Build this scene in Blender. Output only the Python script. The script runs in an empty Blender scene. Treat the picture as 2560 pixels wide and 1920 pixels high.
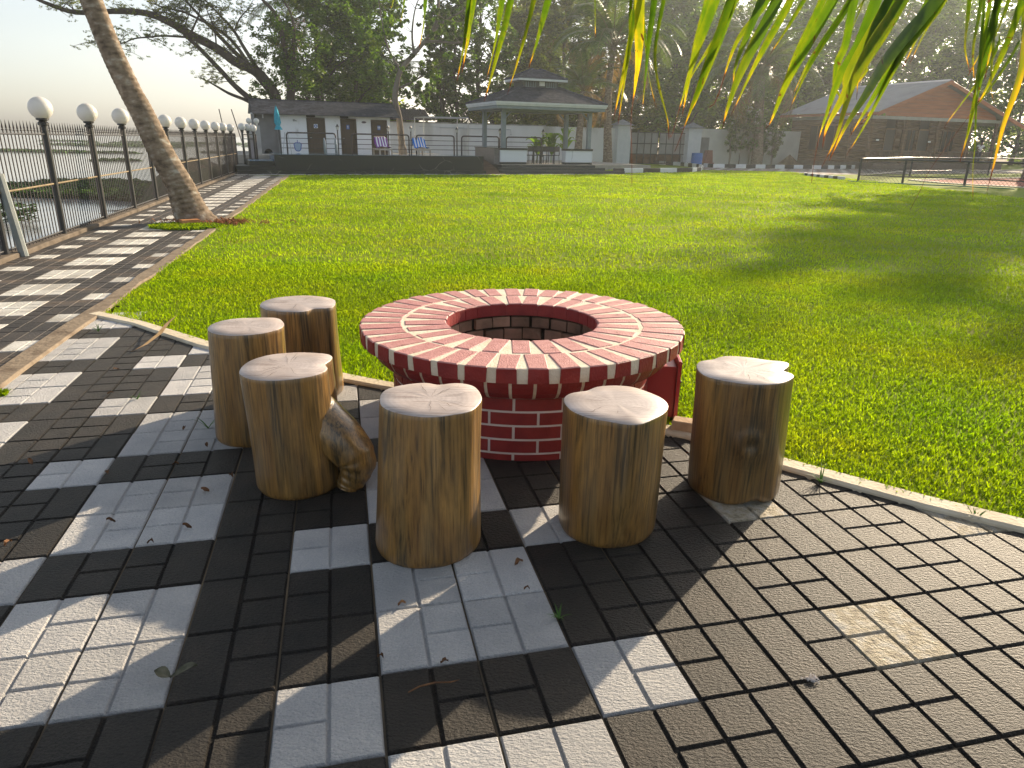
import bpy, math, random
import numpy as np
from mathutils import Vector, Matrix, noise as mnoise
R = math.radians
random.seed(7); rng = np.random.default_rng(11)
sc = bpy.context.scene
COL = sc.collection

# ------------------------------------------------------------------ camera
CAM_H = 1.5212
cd = bpy.data.cameras.new("camera"); cam = bpy.data.objects.new("camera", cd); COL.objects.link(cam)
PITCH, ROLL = .3327404, .0181224
cd.sensor_fit = 'HORIZONTAL'; cd.sensor_width = 36.0; cd.lens = 1755.367/2560*36
cd.clip_start = .05; cd.clip_end = 3000
fw = Vector((0, math.cos(PITCH), -math.sin(PITCH))); up = Vector((0, math.sin(PITCH), math.cos(PITCH))); rt = Vector((1, 0, 0))
r2 = rt*math.cos(ROLL)+up*math.sin(ROLL); u2 = -rt*math.sin(ROLL)+up*math.cos(ROLL)
mw = Matrix((r2, u2, -fw)).transposed().to_4x4(); mw.translation = (0, 0, CAM_H)
cam.matrix_world = mw
sc.camera = cam

# ------------------------------------------------------------------ light
SUN_EL, SUN_AZ = R(20), R(52)        # azimuth measured from +X towards +Y
w = bpy.data.worlds.new("World"); sc.world = w; w.use_nodes = True
wn = w.node_tree.nodes; wl = w.node_tree.links
bg = wn['Background']
sky = wn.new('ShaderNodeTexSky'); sky.sky_type = 'NISHITA'; sky.sun_disc = False
sky.sun_elevation = SUN_EL; sky.sun_rotation = math.pi/2-SUN_AZ
sky.altitude = 0; sky.air_density = 1.0; sky.dust_density = 1.9; sky.ozone_density = 1.0
hs = wn.new('ShaderNodeHueSaturation'); hs.inputs['Saturation'].default_value = .55   # thin veil of high haze takes colour out of the sky
wl.new(sky.outputs[0], hs.inputs['Color']); wl.new(hs.outputs[0], bg.inputs[0]); bg.inputs[1].default_value = 0.108
sd = bpy.data.lights.new("sun", 'SUN'); sun = bpy.data.objects.new("sun", sd); COL.objects.link(sun)
sd.energy = 5.0; sd.angle = R(0.6); sd.color = (1.0, .81, .57)
sdir = Vector((math.cos(SUN_EL)*math.cos(SUN_AZ), math.cos(SUN_EL)*math.sin(SUN_AZ), math.sin(SUN_EL)))
sun.rotation_euler = sdir.to_track_quat('Z', 'Y').to_euler()
sc.view_settings.view_transform = 'Standard'; sc.view_settings.look = 'None'
sc.view_settings.exposure = 1.03; sc.view_settings.gamma = 1.0
sc.cycles.volume_step_rate = 4; sc.cycles.volume_bounces = 1; sc.cycles.volume_max_steps = 64
sc.cycles.max_bounces = 7; sc.cycles.transmission_bounces = 4; sc.cycles.use_denoising = True

# ------------------------------------------------------------------ frames
TH = .236153; PO = (-.3815, 1.7115); PS = .3
def PG(u, v, z=0.):                    # paving grid of the patio
    c, s = math.cos(TH), math.sin(TH)
    return (PO[0]+PS*(u*c-v*s), PO[1]+PS*(u*s+v*c), z)
def PGi(x, y):
    c, s = math.cos(TH), math.sin(TH); a, b = x-PO[0], y-PO[1]
    return ((a*c+b*s)/PS, (-a*s+b*c)/PS)
def LG(u, v, z=0.):                    # the lake path widens towards the pool: u -14.2 is its lake edge, -7.6 its lawn edge
    l, r_ = -13.83-.0107*v, -7.62+.004*v
    return PG(l+(u+14.2)/6.6*(r_-l), v, z)
RA = R(23.238); RO = (-11.7294, 31.0734)
def RF(s, d, z=0.):                    # frame of the pool side
    c, n = math.cos(RA), math.sin(RA)
    return (RO[0]+s*c-d*n, RO[1]+s*n+d*c, z)

# ------------------------------------------------------------------ materials
def sock(n, *names):
    for k in names:
        if k in n.inputs: return n.inputs[k]
MATS = {}
def mat(name, cols, scale=3., rough=.6, spec=.4, bump=0., bscale=40., bdet=6, stretch=(1, 1, 1), trans=0., tcol=None, tint=False,
        detail=5., metal=0., warp=0., coord='Object', bstretch=None, coat=0., brough=.5, speck=0.):
    if name in MATS: return MATS[name]
    m = bpy.data.materials.new(name); m.use_nodes = True; nt = m.node_tree; N = nt.nodes; L = nt.links
    p = N['Principled BSDF']; out = N['Material Output']
    p.inputs['Roughness'].default_value = rough; p.inputs['Metallic'].default_value = metal
    sock(p, 'Specular IOR Level', 'Specular').default_value = spec
    if coat: p.inputs['Coat Weight'].default_value = coat; p.inputs['Coat Roughness'].default_value = .25
    tc = N.new('ShaderNodeTexCoord')
    if isinstance(cols[0], (int, float)): cols = [(0, cols)]
    if len(cols) > 1:
        mp = N.new('ShaderNodeMapping'); mp.inputs['Scale'].default_value = stretch
        L.new(tc.outputs[coord], mp.inputs[0])
        nz = N.new('ShaderNodeTexNoise'); nz.inputs['Scale'].default_value = scale; nz.inputs['Detail'].default_value = detail
        nz.inputs['Distortion'].default_value = warp
        L.new(mp.outputs[0], nz.inputs['Vector'])
        rp = N.new('ShaderNodeValToRGB'); el = rp.color_ramp.elements
        while len(el) < len(cols): el.new(.5)
        for e_, (ps, c) in zip(el, cols): e_.position = ps; e_.color = (*c, 1)
        L.new(nz.outputs[0], rp.inputs[0]); csock = rp.outputs[0]
    else:
        rgb = N.new('ShaderNodeRGB'); rgb.outputs[0].default_value = (*cols[0][1], 1); csock = rgb.outputs[0]
    if tint:
        at = N.new('ShaderNodeAttribute'); at.attribute_name = 'tint'
        mx = N.new('ShaderNodeMix'); mx.data_type = 'RGBA'; mx.blend_type = 'MULTIPLY'; mx.inputs[0].default_value = 1
        L.new(csock, mx.inputs[6]); L.new(at.outputs['Color'], mx.inputs[7]); csock = mx.outputs[2]
    if speck:
        sn = N.new('ShaderNodeTexNoise'); sn.inputs['Scale'].default_value = 150; sn.inputs['Detail'].default_value = 6; sn.inputs['Roughness'].default_value = .75; L.new(tc.outputs[coord], sn.inputs['Vector'])
        sr = N.new('ShaderNodeValToRGB'); sr.color_ramp.elements[0].position = .36; sr.color_ramp.elements[0].color = (1-speck, 1-speck, 1-speck, 1); sr.color_ramp.elements[1].position = .66; q_ = 1+speck*.9; sr.color_ramp.elements[1].color = (q_, q_*.97, q_*.93, 1)
        L.new(sn.outputs[0], sr.inputs[0]); sm = N.new('ShaderNodeMix'); sm.data_type = 'RGBA'; sm.blend_type = 'MULTIPLY'; sm.inputs[0].default_value = 1; L.new(csock, sm.inputs[6]); L.new(sr.outputs[0], sm.inputs[7]); csock = sm.outputs[2]
    L.new(csock, p.inputs['Base Color'])
    if bump:
        bn = N.new('ShaderNodeTexNoise'); bn.inputs['Scale'].default_value = bscale; bn.inputs['Detail'].default_value = bdet; bn.inputs['Roughness'].default_value = brough
        m2 = N.new('ShaderNodeMapping'); m2.inputs['Scale'].default_value = bstretch or stretch
        L.new(tc.outputs[coord], m2.inputs[0]); L.new(m2.outputs[0], bn.inputs['Vector'])
        bp = N.new('ShaderNodeBump'); bp.inputs['Strength'].default_value = min(1, bump); bp.inputs['Distance'].default_value = .01*max(1, bump)*(2.4 if brough > .6 else 1)
        L.new(bn.outputs[0], bp.inputs['Height']); L.new(bp.outputs[0], p.inputs['Normal'])
    if trans:
        tr = N.new('ShaderNodeBsdfTranslucent'); ms = N.new('ShaderNodeMixShader'); ms.inputs[0].default_value = trans
        if tcol:
            m3 = N.new('ShaderNodeMix'); m3.data_type = 'RGBA'; m3.blend_type = 'MULTIPLY'; m3.inputs[0].default_value = 1
            L.new(csock, m3.inputs[6]); m3.inputs[7].default_value = (*tcol, 1); L.new(m3.outputs[2], tr.inputs[0])
        else: L.new(csock, tr.inputs[0])
        L.new(p.outputs[0], ms.inputs[1]); L.new(tr.outputs[0], ms.inputs[2]); L.new(ms.outputs[0], out.inputs[0])
    MATS[name] = m; return m

# ------------------------------------------------------------------ mesh builder
ORG = {}
class MB:
    def __init__(s): s.v = []; s.f = []; s.m = []; s.t = []; s.mi = 0; s.ti = 1.0
    def add(s, vs, fs):
        b = len(s.v); s.v += [tuple(p) for p in vs]
        for f in fs: s.f.append([b+i for i in f]); s.m.append(s.mi); s.t.append(s.ti)
        return b
    def poly(s, pts): s.add(pts, [list(range(len(pts)))])
    def box(s, a, b, T=None):
        (x0, y0, z0), (x1, y1, z1) = a, b
        vs = [(x0, y0, z0), (x1, y0, z0), (x1, y1, z0), (x0, y1, z0), (x0, y0, z1), (x1, y0, z1), (x1, y1, z1), (x0, y1, z1)]
        if T: vs = [T(*p) for p in vs]
        s.add(vs, [(0, 3, 2, 1), (4, 5, 6, 7), (0, 1, 5, 4), (1, 2, 6, 5), (2, 3, 7, 6), (3, 0, 4, 7)])
    def bbox(s, a, b, T=None, bv=.01):    # box with chamfered upper edges
        (x0, y0, z0), (x1, y1, z1) = a, b; c = bv
        vs = [(x0, y0, z0), (x1, y0, z0), (x1, y1, z0), (x0, y1, z0), (x0, y0, z1-c), (x1, y0, z1-c), (x1, y1, z1-c), (x0, y1, z1-c),
              (x0+c, y0+c, z1), (x1-c, y0+c, z1), (x1-c, y1-c, z1), (x0+c, y1-c, z1)]
        if T: vs = [T(*p) for p in vs]
        s.add(vs, [(0, 3, 2, 1), (8, 9, 10, 11)]+[(i, (i+1) % 4, 4+(i+1) % 4, 4+i) for i in range(4)]+[(4+i, 4+(i+1) % 4, 8+(i+1) % 4, 8+i) for i in range(4)])
    def prism(s, poly, z0, z1, T=None):
        n = len(poly); vs = [(x, y, z0) for x, y in poly]+[(x, y, z1) for x, y in poly]
        if T: vs = [T(*p) for p in vs]
        s.add(vs, [list(range(n))[::-1], list(range(n, 2*n))]+[(i, (i+1) % n, n+(i+1) % n, n+i) for i in range(n)])
    def tube(s, pts, rad, n=8, cap=True, jit=None):
        pts = [Vector(p) for p in pts]; k = len(pts)
        if not hasattr(rad, '__len__'): rad = [rad]*k
        vs = []; prev = None
        for i, p in enumerate(pts):
            t = (pts[min(i+1, k-1)]-pts[max(i-1, 0)]).normalized()
            if prev is None:
                a = Vector((0, 0, 1)) if abs(t.z) < .9 else Vector((1, 0, 0)); x = t.cross(a).normalized()
            else: x = (prev-t*prev.dot(t)).normalized()
            prev = x; y = t.cross(x)
            for j in range(n):
                q = 2*math.pi*j/n; rr = rad[i]*(1 if jit is None else 1+jit*mnoise.noise(p*2.3+Vector((j, 0, 0))))
                vs.append(p+x*math.cos(q)*rr+y*math.sin(q)*rr)
        fs = [(i*n+j, i*n+(j+1) % n, (i+1)*n+(j+1) % n, (i+1)*n+j) for i in range(k-1) for j in range(n)]
        if cap: fs += [list(range(n))[::-1], [(k-1)*n+j for j in range(n)]]
        s.add(vs, fs)
    def lathe(s, prof, n=32, c=(0, 0, 0), a0=0, a1=2*math.pi, close=True):
        k = len(prof); full = abs(a1-a0-2*math.pi) < 1e-6; m = n if full else n+1
        vs = [(c[0]+r*math.cos(a0+(a1-a0)*j/n), c[1]+r*math.sin(a0+(a1-a0)*j/n), c[2]+z) for r, z in prof for j in range(m)]
        s.add(vs, [(i*m+j, i*m+(j+1) % m, (i+1)*m+(j+1) % m, (i+1)*m+j) for i in range(k-1) for j in range(n)])
    def sphere(s, c, r, nu=16, nv=10, sq=1.):
        s.lathe([(max(1e-4, r*math.sin(math.pi*i/nv)), -r*sq*math.cos(math.pi*i/nv)) for i in range(nv+1)], nu, c)
    def arcblock(s, c, r0, r1, a0, a1, z0, z1, n=3, T=None):
        vs = []
        for z in (z0, z1):
            for r in (r0, r1):
                for i in range(n+1):
                    a = a0+(a1-a0)*i/n; vs.append((c[0]+r*math.cos(a), c[1]+r*math.sin(a), z))
        k = n+1; fs = []
        for i in range(n):
            fs += [(i+1, i, k+i, k+i+1), (2*k+i, 2*k+i+1, 3*k+i+1, 3*k+i), (i, i+1, 2*k+i+1, 2*k+i), (k+i+1, k+i, 3*k+i, 3*k+i+1)]
        fs += [(0, 2*k, 3*k, k), (n, k+n, 3*k+n, 2*k+n)]
        s.add(vs, fs)
    def build(s, name, mats, parent=None, smooth=False, tint=False):
        o_ = Vector(ORG.get(parent.name, (0, 0, 0))) if parent else Vector((0, 0, 0))
        me = bpy.data.meshes.new(name); me.from_pydata([tuple(Vector(p)-o_) for p in s.v], [], s.f)
        for m in (mats if isinstance(mats, (list, tuple)) else [mats]): me.materials.append(m)
        if max(s.m, default=0): me.polygons.foreach_set('material_index', s.m)
        if smooth: me.polygons.foreach_set('use_smooth', [True]*len(s.f))
        if tint:
            at = me.attributes.new('tint', 'FLOAT', 'FACE'); at.data.foreach_set('value', np.array(s.t, 'f'))
        o = bpy.data.objects.new(name, me); COL.objects.link(o)
        if parent: o.parent = parent; ORG[o.name] = tuple(o_)
        return o
def np_mesh(name, V, F, m, parent=None, tint=None, smooth=False):   # V (n,3), F (k,4|3)
    me = bpy.data.meshes.new(name); V = np.asarray(V, 'f')
    if parent: V = V-np.array(ORG.get(parent.name, (0, 0, 0)), 'f')
    k, q = F.shape
    me.vertices.add(len(V)); me.vertices.foreach_set('co', V.ravel())
    me.loops.add(k*q); me.loops.foreach_set('vertex_index', F.astype('i').ravel())
    me.polygons.add(k); me.polygons.foreach_set('loop_start', np.arange(0, k*q, q, dtype='i'))
    me.update(calc_edges=True)
    if smooth: me.polygons.foreach_set('use_smooth', np.ones(k, bool))
    if tint is not None:
        at = me.attributes.new('tint', 'FLOAT', 'FACE'); at.data.foreach_set('value', np.asarray(tint, 'f'))
    me.materials.append(m); o = bpy.data.objects.new(name, me); COL.objects.link(o)
    if parent: o.parent = parent; ORG[o.name] = ORG.get(parent.name, (0, 0, 0))
    return o
def tag(o, label=None, cat=None, group=None, kind=None):
    if label: o['label'] = label
    if cat: o['category'] = cat
    if group: o['group'] = group
    if kind: o['kind'] = kind
    return o
def thing(name, label, cat, loc=(0, 0, 0), group=None):
    o = bpy.data.objects.new(name, None); COL.objects.link(o); o.location = loc; ORG[o.name] = tuple(loc)
    o.empty_display_size = .2
    return tag(o, label, cat, group)
def struct(o): o['kind'] = 'structure'; return o
def copy_tree(o, parent=None):
    c = o.copy(); COL.objects.link(c)
    if parent: c.parent = parent
    for ch in list(o.children): copy_tree(ch, c)
    return c
def arc_round(p0, p1, p2, n=6):        # quadratic corner
    return [tuple((1-t)**2*a+2*t*(1-t)*b+t*t*c for a, b, c in zip(p0, p1, p2)) for t in [i/n for i in range(n+1)]]

def catmull(P, n=7):
    P = [np.array(p) for p in P]; Q = [2*P[0]-P[1]]+P+[2*P[-1]-P[-2]]; o = []
    for i in range(1, len(Q)-2):
        for k in range(n):
            t = k/n; a, b_, c, d = Q[i-1], Q[i], Q[i+1], Q[i+2]
            o.append(.5*((2*b_)+(c-a)*t+(2*a-5*b_+4*c-d)*t*t+(3*b_-a-3*c+d)*t**3))
    o.append(P[-1]); return o

# ------------------------------------------------------------------ palette
m_black = mat('black_paver', [(.3, (.013, .0125, .0125)), (.7, (.040, .033, .027))], 7, .5, .32, 1.9, 70, bdet=10, bstretch=(1, 1.7, 1), tint=True, brough=.64, speck=.7, detail=8)
m_white = mat('white_paver', [(.3, (.54, .55, .57)), (.72, (.70, .70, .70))], 6, .65, .35, 1.7, 62, bdet=10, bstretch=(1, 1.8, 1), tint=True, brough=.65, speck=.16)
m_stain = mat('stained_paver', [(.32, (.24, .21, .16)), (.45, (.42, .36, .25)), (.58, (.50, .46, .38)), (.72, (.36, .35, .33))], 22, .7, .35, 1.6, 62, tint=True, detail=10, bdet=10, brough=.65)
m_sand = mat('joint_sand', [(.35, (.05, .045, .04)), (.65, (.26, .20, .13))], 1.2, .95, .1, .4, 60)
m_bedd = mat('dark_bed', [(.3, (.012, .012, .012)), (.7, (.04, .035, .03))], 3, .95, .1)
m_curb = mat('cream_curb', [(.3, (.50, .42, .30)), (.55, (.62, .55, .42)), (.75, (.48, .40, .28))], 5, .85, .2, .5, 50)
m_lanecurb = mat('dusty_curb', [(.3, (.14, .105, .075)), (.55, (.25, .20, .145)), (.75, (.17, .13, .09))], 6, .9, .15, .8, 35)
m_lawn = mat('lawn_green', [(.3, (.12, .19, .005)), (.5, (.165, .225, .007)), (.7, (.20, .215, .014))], 1.6, .9, .1, 1, 90, detail=9)
m_blade = mat('grass_blade', [(.3, (.15, .27, .003)), (.55, (.225, .33, .004)), (.75, (.29, .345, .008))], .9, .75, .05, trans=.55, tcol=(1.6, 1.5, .5), tint=True)
m_soil = mat('soil', [(.3, (.10, .065, .04)), (.7, (.20, .14, .085))], 4, .95, .1, 1, 20)
m_water = mat('lake_water', [(.4, (.36, .36, .36)), (.6, (.42, .42, .42))], .02, .12, .5, .05, 1.2, tint=False)
m_weed = mat('water_weed', [(.3, (.045, .095, .014)), (.6, (.085, .16, .022)), (.75, (.13, .18, .03))], .5, .6, .2, trans=.3, tint=True)
m_blackmetal = mat('black_metal', [(0, (.018, .018, .02))], rough=.4, spec=.5)
m_rustmetal = mat('dark_railing', [(.35, (.035, .03, .035)), (.7, (.07, .045, .04))], 8, .55, .4)
m_globe = mat('opal_globe', [(.3, (.72, .70, .66)), (.7, (.80, .78, .75))], 3, .25, .5, trans=.2)
m_palmbark = mat('palm_bark', [(.30, (.10, .075, .055)), (.44, (.19, .145, .105)), (.56, (.25, .195, .145)), (.70, (.36, .33, .28))], 7, .95, .1, 1.6, 11, stretch=(1, 1, 1.5), detail=10, tint=True)
m_wood = None
m_brick = mat('red_painted_brick', [(.35, (.20, .014, .015)), (.7, (.27, .024, .022))], 12, .5, .4, .35, 90)
m_bricktop = mat('sunlit_red_brick', [(.27, (.12, .04, .04)), (.34, (.42, .17, .155)), (.7, (.52, .25, .23))], 22, .6, .4, .6, 110, detail=9)  # rim tops paler than the sides: grazing sun and sheen put into the colour
m_mortar = mat('cream_mortar', [(.3, (.60, .52, .39)), (.7, (.74, .67, .54))], 10, .8, .2, .5, 70)
m_mortarw = mat('white_joint_paint', [(.3, (.58, .53, .48)), (.7, (.70, .66, .62))], 10, .7, .2, .3, 70)
m_rough = mat('sooty_brick', [(.3, (.13, .085, .06)), (.5, (.27, .165, .11)), (.7, (.36, .21, .145))], 7, .95, .1, 1, 30, tint=True)
m_redbox = mat('red_box_paint', [(0, (.36, .018, .028))], rough=.4, spec=.5)
m_deck = mat('deck_stone', [(.3, (.30, .28, .25)), (.7, (.42, .39, .34))], 2, .8, .2)
m_wwall = mat('white_plaster', [(.3, (.60, .61, .62)), (.55, (.70, .71, .72)), (.78, (.62, .61, .58))], 1.3, .85, .2, .2, 20, detail=8, stretch=(1, 1, .35))
m_gwall = mat('weathered_wall', [(.28, (.42, .42, .40)), (.45, (.66, .67, .68)), (.75, (.75, .76, .77))], .9, .9, .15, .2, 20, stretch=(1, 1, .3), detail=8)
m_greywall = mat('grey_plaster', [(.3, (.16, .16, .165)), (.7, (.22, .22, .225))], 2, .9, .2)
m_slate = mat('grey_shingle', [(.3, (.034, .038, .050)), (.7, (.07, .073, .09))], 6, .85, .15, .5, 25, tint=True)
m_door = mat('brown_door', [(.3, (.055, .035, .02)), (.7, (.085, .055, .033))], 4, .5, .4, stretch=(4, 4, .5))
m_dark = mat('dark_interior', [(0, (.01, .01, .01))], rough=.9, spec=.1)
m_blue = mat('sign_blue', [(0, (.03, .12, .42))], rough=.5); m_signw = mat('sign_white', [(0, (.75, .77, .8))], rough=.5)
m_grey = mat('grey_paint', [(.3, (.16, .20, .23)), (.7, (.20, .245, .275))], 3, .5, .4)
m_fascia = mat('white_fascia', [(.3, (.52, .55, .58)), (.7, (.60, .62, .65))], 3, .6, .3)
m_steel = mat('steel_pipe', [(0, (.42, .44, .45))], rough=.35, spec=.5, metal=.6)
m_roofbrown = mat('brown_sheet_roof', [(.3, (.07, .058, .05)), (.7, (.11, .09, .08))], 5, .6, .4)
m_marble = None

def marble(name, base, vein, rough, scale=1.2, width=.03):
    m = bpy.data.materials.new(name); m.use_nodes = True; N = m.node_tree.nodes; L = m.node_tree.links; p = N['Principled BSDF']
    tc = N.new('ShaderNodeTexCoord'); nz = N.new('ShaderNodeTexNoise'); nz.inputs['Scale'].default_value = 1.2; nz.inputs['Detail'].default_value = 4
    ad = N.new('ShaderNodeMix'); ad.data_type = 'RGBA'; ad.blend_type = 'ADD'; ad.inputs[0].default_value = .5
    L.new(tc.outputs['Object'], nz.inputs[0]); L.new(tc.outputs['Object'], ad.inputs[6]); L.new(nz.outputs['Color'], ad.inputs[7])
    vo = N.new('ShaderNodeTexVoronoi'); vo.feature = 'DISTANCE_TO_EDGE'; vo.inputs['Scale'].default_value = scale
    L.new(ad.outputs[2], vo.inputs['Vector'])
    rp = N.new('ShaderNodeValToRGB'); rp.color_ramp.elements[0].color = (*vein, 1); rp.color_ramp.elements[1].color = (*base, 1)
    rp.color_ramp.elements[1].position = width; L.new(vo.outputs['Distance'], rp.inputs[0])
    n2 = N.new('ShaderNodeTexNoise'); n2.inputs['Scale'].default_value = .9; L.new(tc.outputs['Object'], n2.inputs[0])
    r3 = N.new('ShaderNodeValToRGB'); r3.color_ramp.elements[0].position = .48; r3.color_ramp.elements[1].position = .62; L.new(n2.outputs[0], r3.inputs[0])
    mx = N.new('ShaderNodeMix'); mx.data_type = 'RGBA'; L.new(r3.outputs[0], mx.inputs[0]); mx.inputs[6].default_value = (*base, 1); L.new(rp.outputs[0], mx.inputs[7])
    L.new(mx.outputs[2], p.inputs['Base Color']); p.inputs['Roughness'].default_value = rough; MATS[name] = m; return m
m_bmarble = marble('black_marble', (.008, .012, .011), (.16, .16, .13), .5, .9, .016)
m_wmarble = marble('white_marble', (.62, .66, .72), (.40, .43, .48), .3, .7, .03)

# ------------------------------------------------------------------ ground, lake
CURB = [(-3.72, 6.08), (-3.18, 5.78), (-2.38, 5.19), (-1.72, 4.79), (-1.12, 4.45), (-.83, 4.31), (-.2, 4.08), (.5, 3.83), (.98, 3.58), (1.39, 3.2), (1.88, 2.84), (2.2, 2.65), (2.9, 2.28), (3.8, 1.85), (6.0, .9)]
def curb_y(x):
    return float(np.interp(x, [p[0] for p in CURB], [p[1] for p in CURB]))
b = MB()    # terrain under everything, up to the lake bank
b.poly([LG(-14.6, -60, -.06), (200, -60, -.06), (200, 260, -.06), LG(-14.6, 620, -.06)])
struct(b.build('ground', m_soil))
b = MB(); A0, A1 = LG(-14.6, -60), LG(-14.6, 620)
b.poly([(A0[0], A0[1], -2), (A1[0], A1[1], -2), (A1[0], A1[1], -.06), (A0[0], A0[1], -.06)])
struct(b.build('lake_bank', mat('bank_concrete', [(.3, (.10, .09, .075)), (.7, (.18, .16, .13))], 2, .9, .1)))
b = MB(); b.poly([(-1500, -200, -.95), (A0[0]+.5, -200, -.95), (A1[0]+60, 700, -.95), (-400, 2200, -.95), (-1500, 2200, -.95)])
struct(b.build('lake_water', m_water))
# lawn: one flat sheet at z 0, its near edge follows the cream curb
b = MB()
lawn_poly = [(x, y+.05, 0) for x, y in CURB]+[(60, .9, 0), (90, 60, 0), (60, 100, 0), RF(19.2, 16), RF(19.0, -.95), RF(0, -.95), LG(-7.45, 100), LG(-7.45, 60), LG(-7.45, 35), LG(-7.45, 17.3)]
b.poly([(p[0], p[1], 0) for p in lawn_poly])
lawn = struct(b.build('lawn', m_lawn))

# ------------------------------------------------------------------ paving
def is_white(u, v):
    if u >= 2: return 1 if (u, v) in ((2, -1), (2, 2)) else (2 if (u, v) in ((5, -1), (5, 2), (8, 1), (11, -1), (8, -4)) else 0)
    k, j = u % 4, v % 3
    if k in (0, 1): return 1 if j in (0, 1) else 0
    return 1 if (k == 3 and j == 2) else 0
def paver(mb, fr, u, v, kind, odd, rnd, gap=.012, g2=.011):
    mb.mi = {0: 0, 1: 1, 2: 2}[kind]; t = .8+.4*rnd.random(); mb.ti = t
    jz = rnd.uniform(-.0015, .0015)
    T = lambda x, y, z: fr(u+x, v+y, z+jz)
    mb.box((gap, gap, -.03), (1-gap, 1-gap, -.0075), T)
    w2 = .5-g2
    full = (gap, w2) if not odd else (.5+g2, 1-gap); half = (.5+g2, 1-gap) if not odd else (gap, w2)
    for x0, x1, y0, y1 in ((*full, gap, 1-gap), (*half, gap, .5-g2), (*half, .5+g2, 1-gap)):
        c = .016; mb.ti = t*(.94+.12*rnd.random())
        j = [rnd.uniform(-.004, .004) for _ in range(8)]
        x0, x1, y0, y1 = x0+j[0], x1+j[1], y0+j[2], y1+j[3]
        vs = [(x0, y0, -.0075), (x1, y0, -.0075), (x1, y1, -.0075), (x0, y1, -.0075), (x0+c, y0+c, 0), (x1-c, y0+c, 0), (x1-c, y1-c, 0), (x0+c, y1-c, 0)]
        vs = [T(*p) for p in vs]
        mb.add(vs, [(4, 5, 6, 7)]+[(i, (i+1) % 4, 4+(i+1) % 4, 4+i) for i in range(4)])
def clip_line_keep(x, y): return y < curb_y(x)+.02
rnd = random.Random(3)
b = MB()
for u in range(-8, 24):
    for v in range(-14, 18):
        cx, cy, _ = PG(u+.5, v+.5)
        if u < -8 or cy > curb_y(cx)+.16 or PG(u, v)[1] < -1.2: continue
        if u == -8: continue
        paver(b, PG, u, v, is_white(u, v), u % 2, rnd)
for v in range(-14, 18):          # cut row beside the lane curb
    k = is_white(-8, v); T = lambda x, y, z: PG(-8+x, v+y, z)
    b.mi = k; b.ti = .9+.2*rnd.random()
    b.box((.5, .012, -.03), (.988, .49, 0), T); b.box((.5, .51, -.03), (.988, .988, 0), T)
struct(b.build('patio_paving', [m_black, m_white, m_stain], tint=True))
b = MB(); b.poly([PG(-8, -20, -.012), PG(30, -20, -.012), PG(30, 4, -.012), (2.2, 2.75, -.012), (-.83, 4.4, -.012), (-3.7, 6.15, -.012), PG(-7.5, 17, -.012), PG(-8, 17, -.012)])
struct(b.build('paving_bed', m_sand))
# lake path
m_lblack = mat('path_black_paver', [(.3, (.035, .033, .032)), (.55, (.06, .052, .046)), (.75, (.13, .095, .065))], 2.2, .7, .3, .8, 45, tint=True, detail=8)
m_lwhite = mat('path_white_paver', [(.3, (.38, .36, .32)), (.6, (.56, .55, .51)), (.8, (.42, .36, .28))], 3, .8, .2, .7, 45, tint=True, detail=8)
b = MB()
for v in range(-12, 118):
    for k, (u0, u1) in enumerate(((-14.25, -13.3), (-13.3, -12.35), (-12.35, -11.35), (-11.35, -10.4), (-10.4, -9.45), (-9.45, -8.55), (-8.55, -7.72))):
        j = (v-28) % 3
        wh = (k == 1 and j == 0) or (k in (3, 4) and j in (1, 2)) or (k == 6 and j == 0)
        paver(b, lambda x, y, z: LG(u0+(u1-u0)*x, y, z), 0, v, 1 if wh else 0, k % 2, rnd, gap=.008, g2=.006)
struct(b.build('lake_path', [m_lblack, m_lwhite, m_lwhite], tint=True))
b = MB(); b.poly([LG(-14.6, -20, -.012), LG(-7.6, -20, -.012), LG(-7.5, 118, -.012), LG(-14.6, 118, -.012)])
struct(b.build('path_bed', m_soil))
# edging strips
def strip(name, pts, w_, z0, z1, m, seg=.4, wob=.012):
    b = MB(); P = []
    for (x0, y0), (x1, y1) in zip(pts, pts[1:]):
        n = max(1, int(math.hypot(x1-x0, y1-y0)/seg)); P += [(x0+(x1-x0)*i/n, y0+(y1-y0)*i/n) for i in range(n)]
    P.append(pts[-1]); L = []
    for i, p in enumerate(P):
        a, c = P[max(0, i-1)], P[min(len(P)-1, i+1)]; t = Vector((c[0]-a[0], c[1]-a[1])).normalized(); nn = Vector((-t.y, t.x))
        w1 = w_/2+wob*mnoise.noise(Vector((p[0]*3, p[1]*3, 1))); w2 = w_/2+wob*mnoise.noise(Vector((p[0]*3, p[1]*3, 9)))
        hz = z1+wob*.3*mnoise.noise(Vector((p[0]*2, p[1]*2, 4))); q = Vector(p)
        l, r_ = q+nn*w1, q-nn*w2; c_ = .012
        L.append([(l.x, l.y, z0), (l.x, l.y, hz-c_), (*(l-nn*c_), hz), (*(r_+nn*c_), hz), (r_.x, r_.y, hz-c_), (r_.x, r_.y, z0)])
    for a, c in zip(L, L[1:]):
        for k in range(5): b.poly([a[k], c[k], c[k+1], a[k+1]])
    b.poly(L[0]); b.poly(L[-1][::-1])
    return struct(b.build(name, m))
strip('lawn_curb', CURB, .115, -.05, .022, m_curb)
strip('path_curb', [LG(-7.55, v)[:2] for v in range(-10, 104, 3)], .17, -.05, .02, m_lanecurb, wob=.05)
strip('fence_kerb', [LG(-14.1, v)[:2] for v in range(-14, 114, 4)], .22, -.06, .06, mat('kerb_concrete', [(.3, (.08, .065, .05)), (.7, (.17, .14, .11))], 4, .9, .1, .6, 30), wob=.02)
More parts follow.
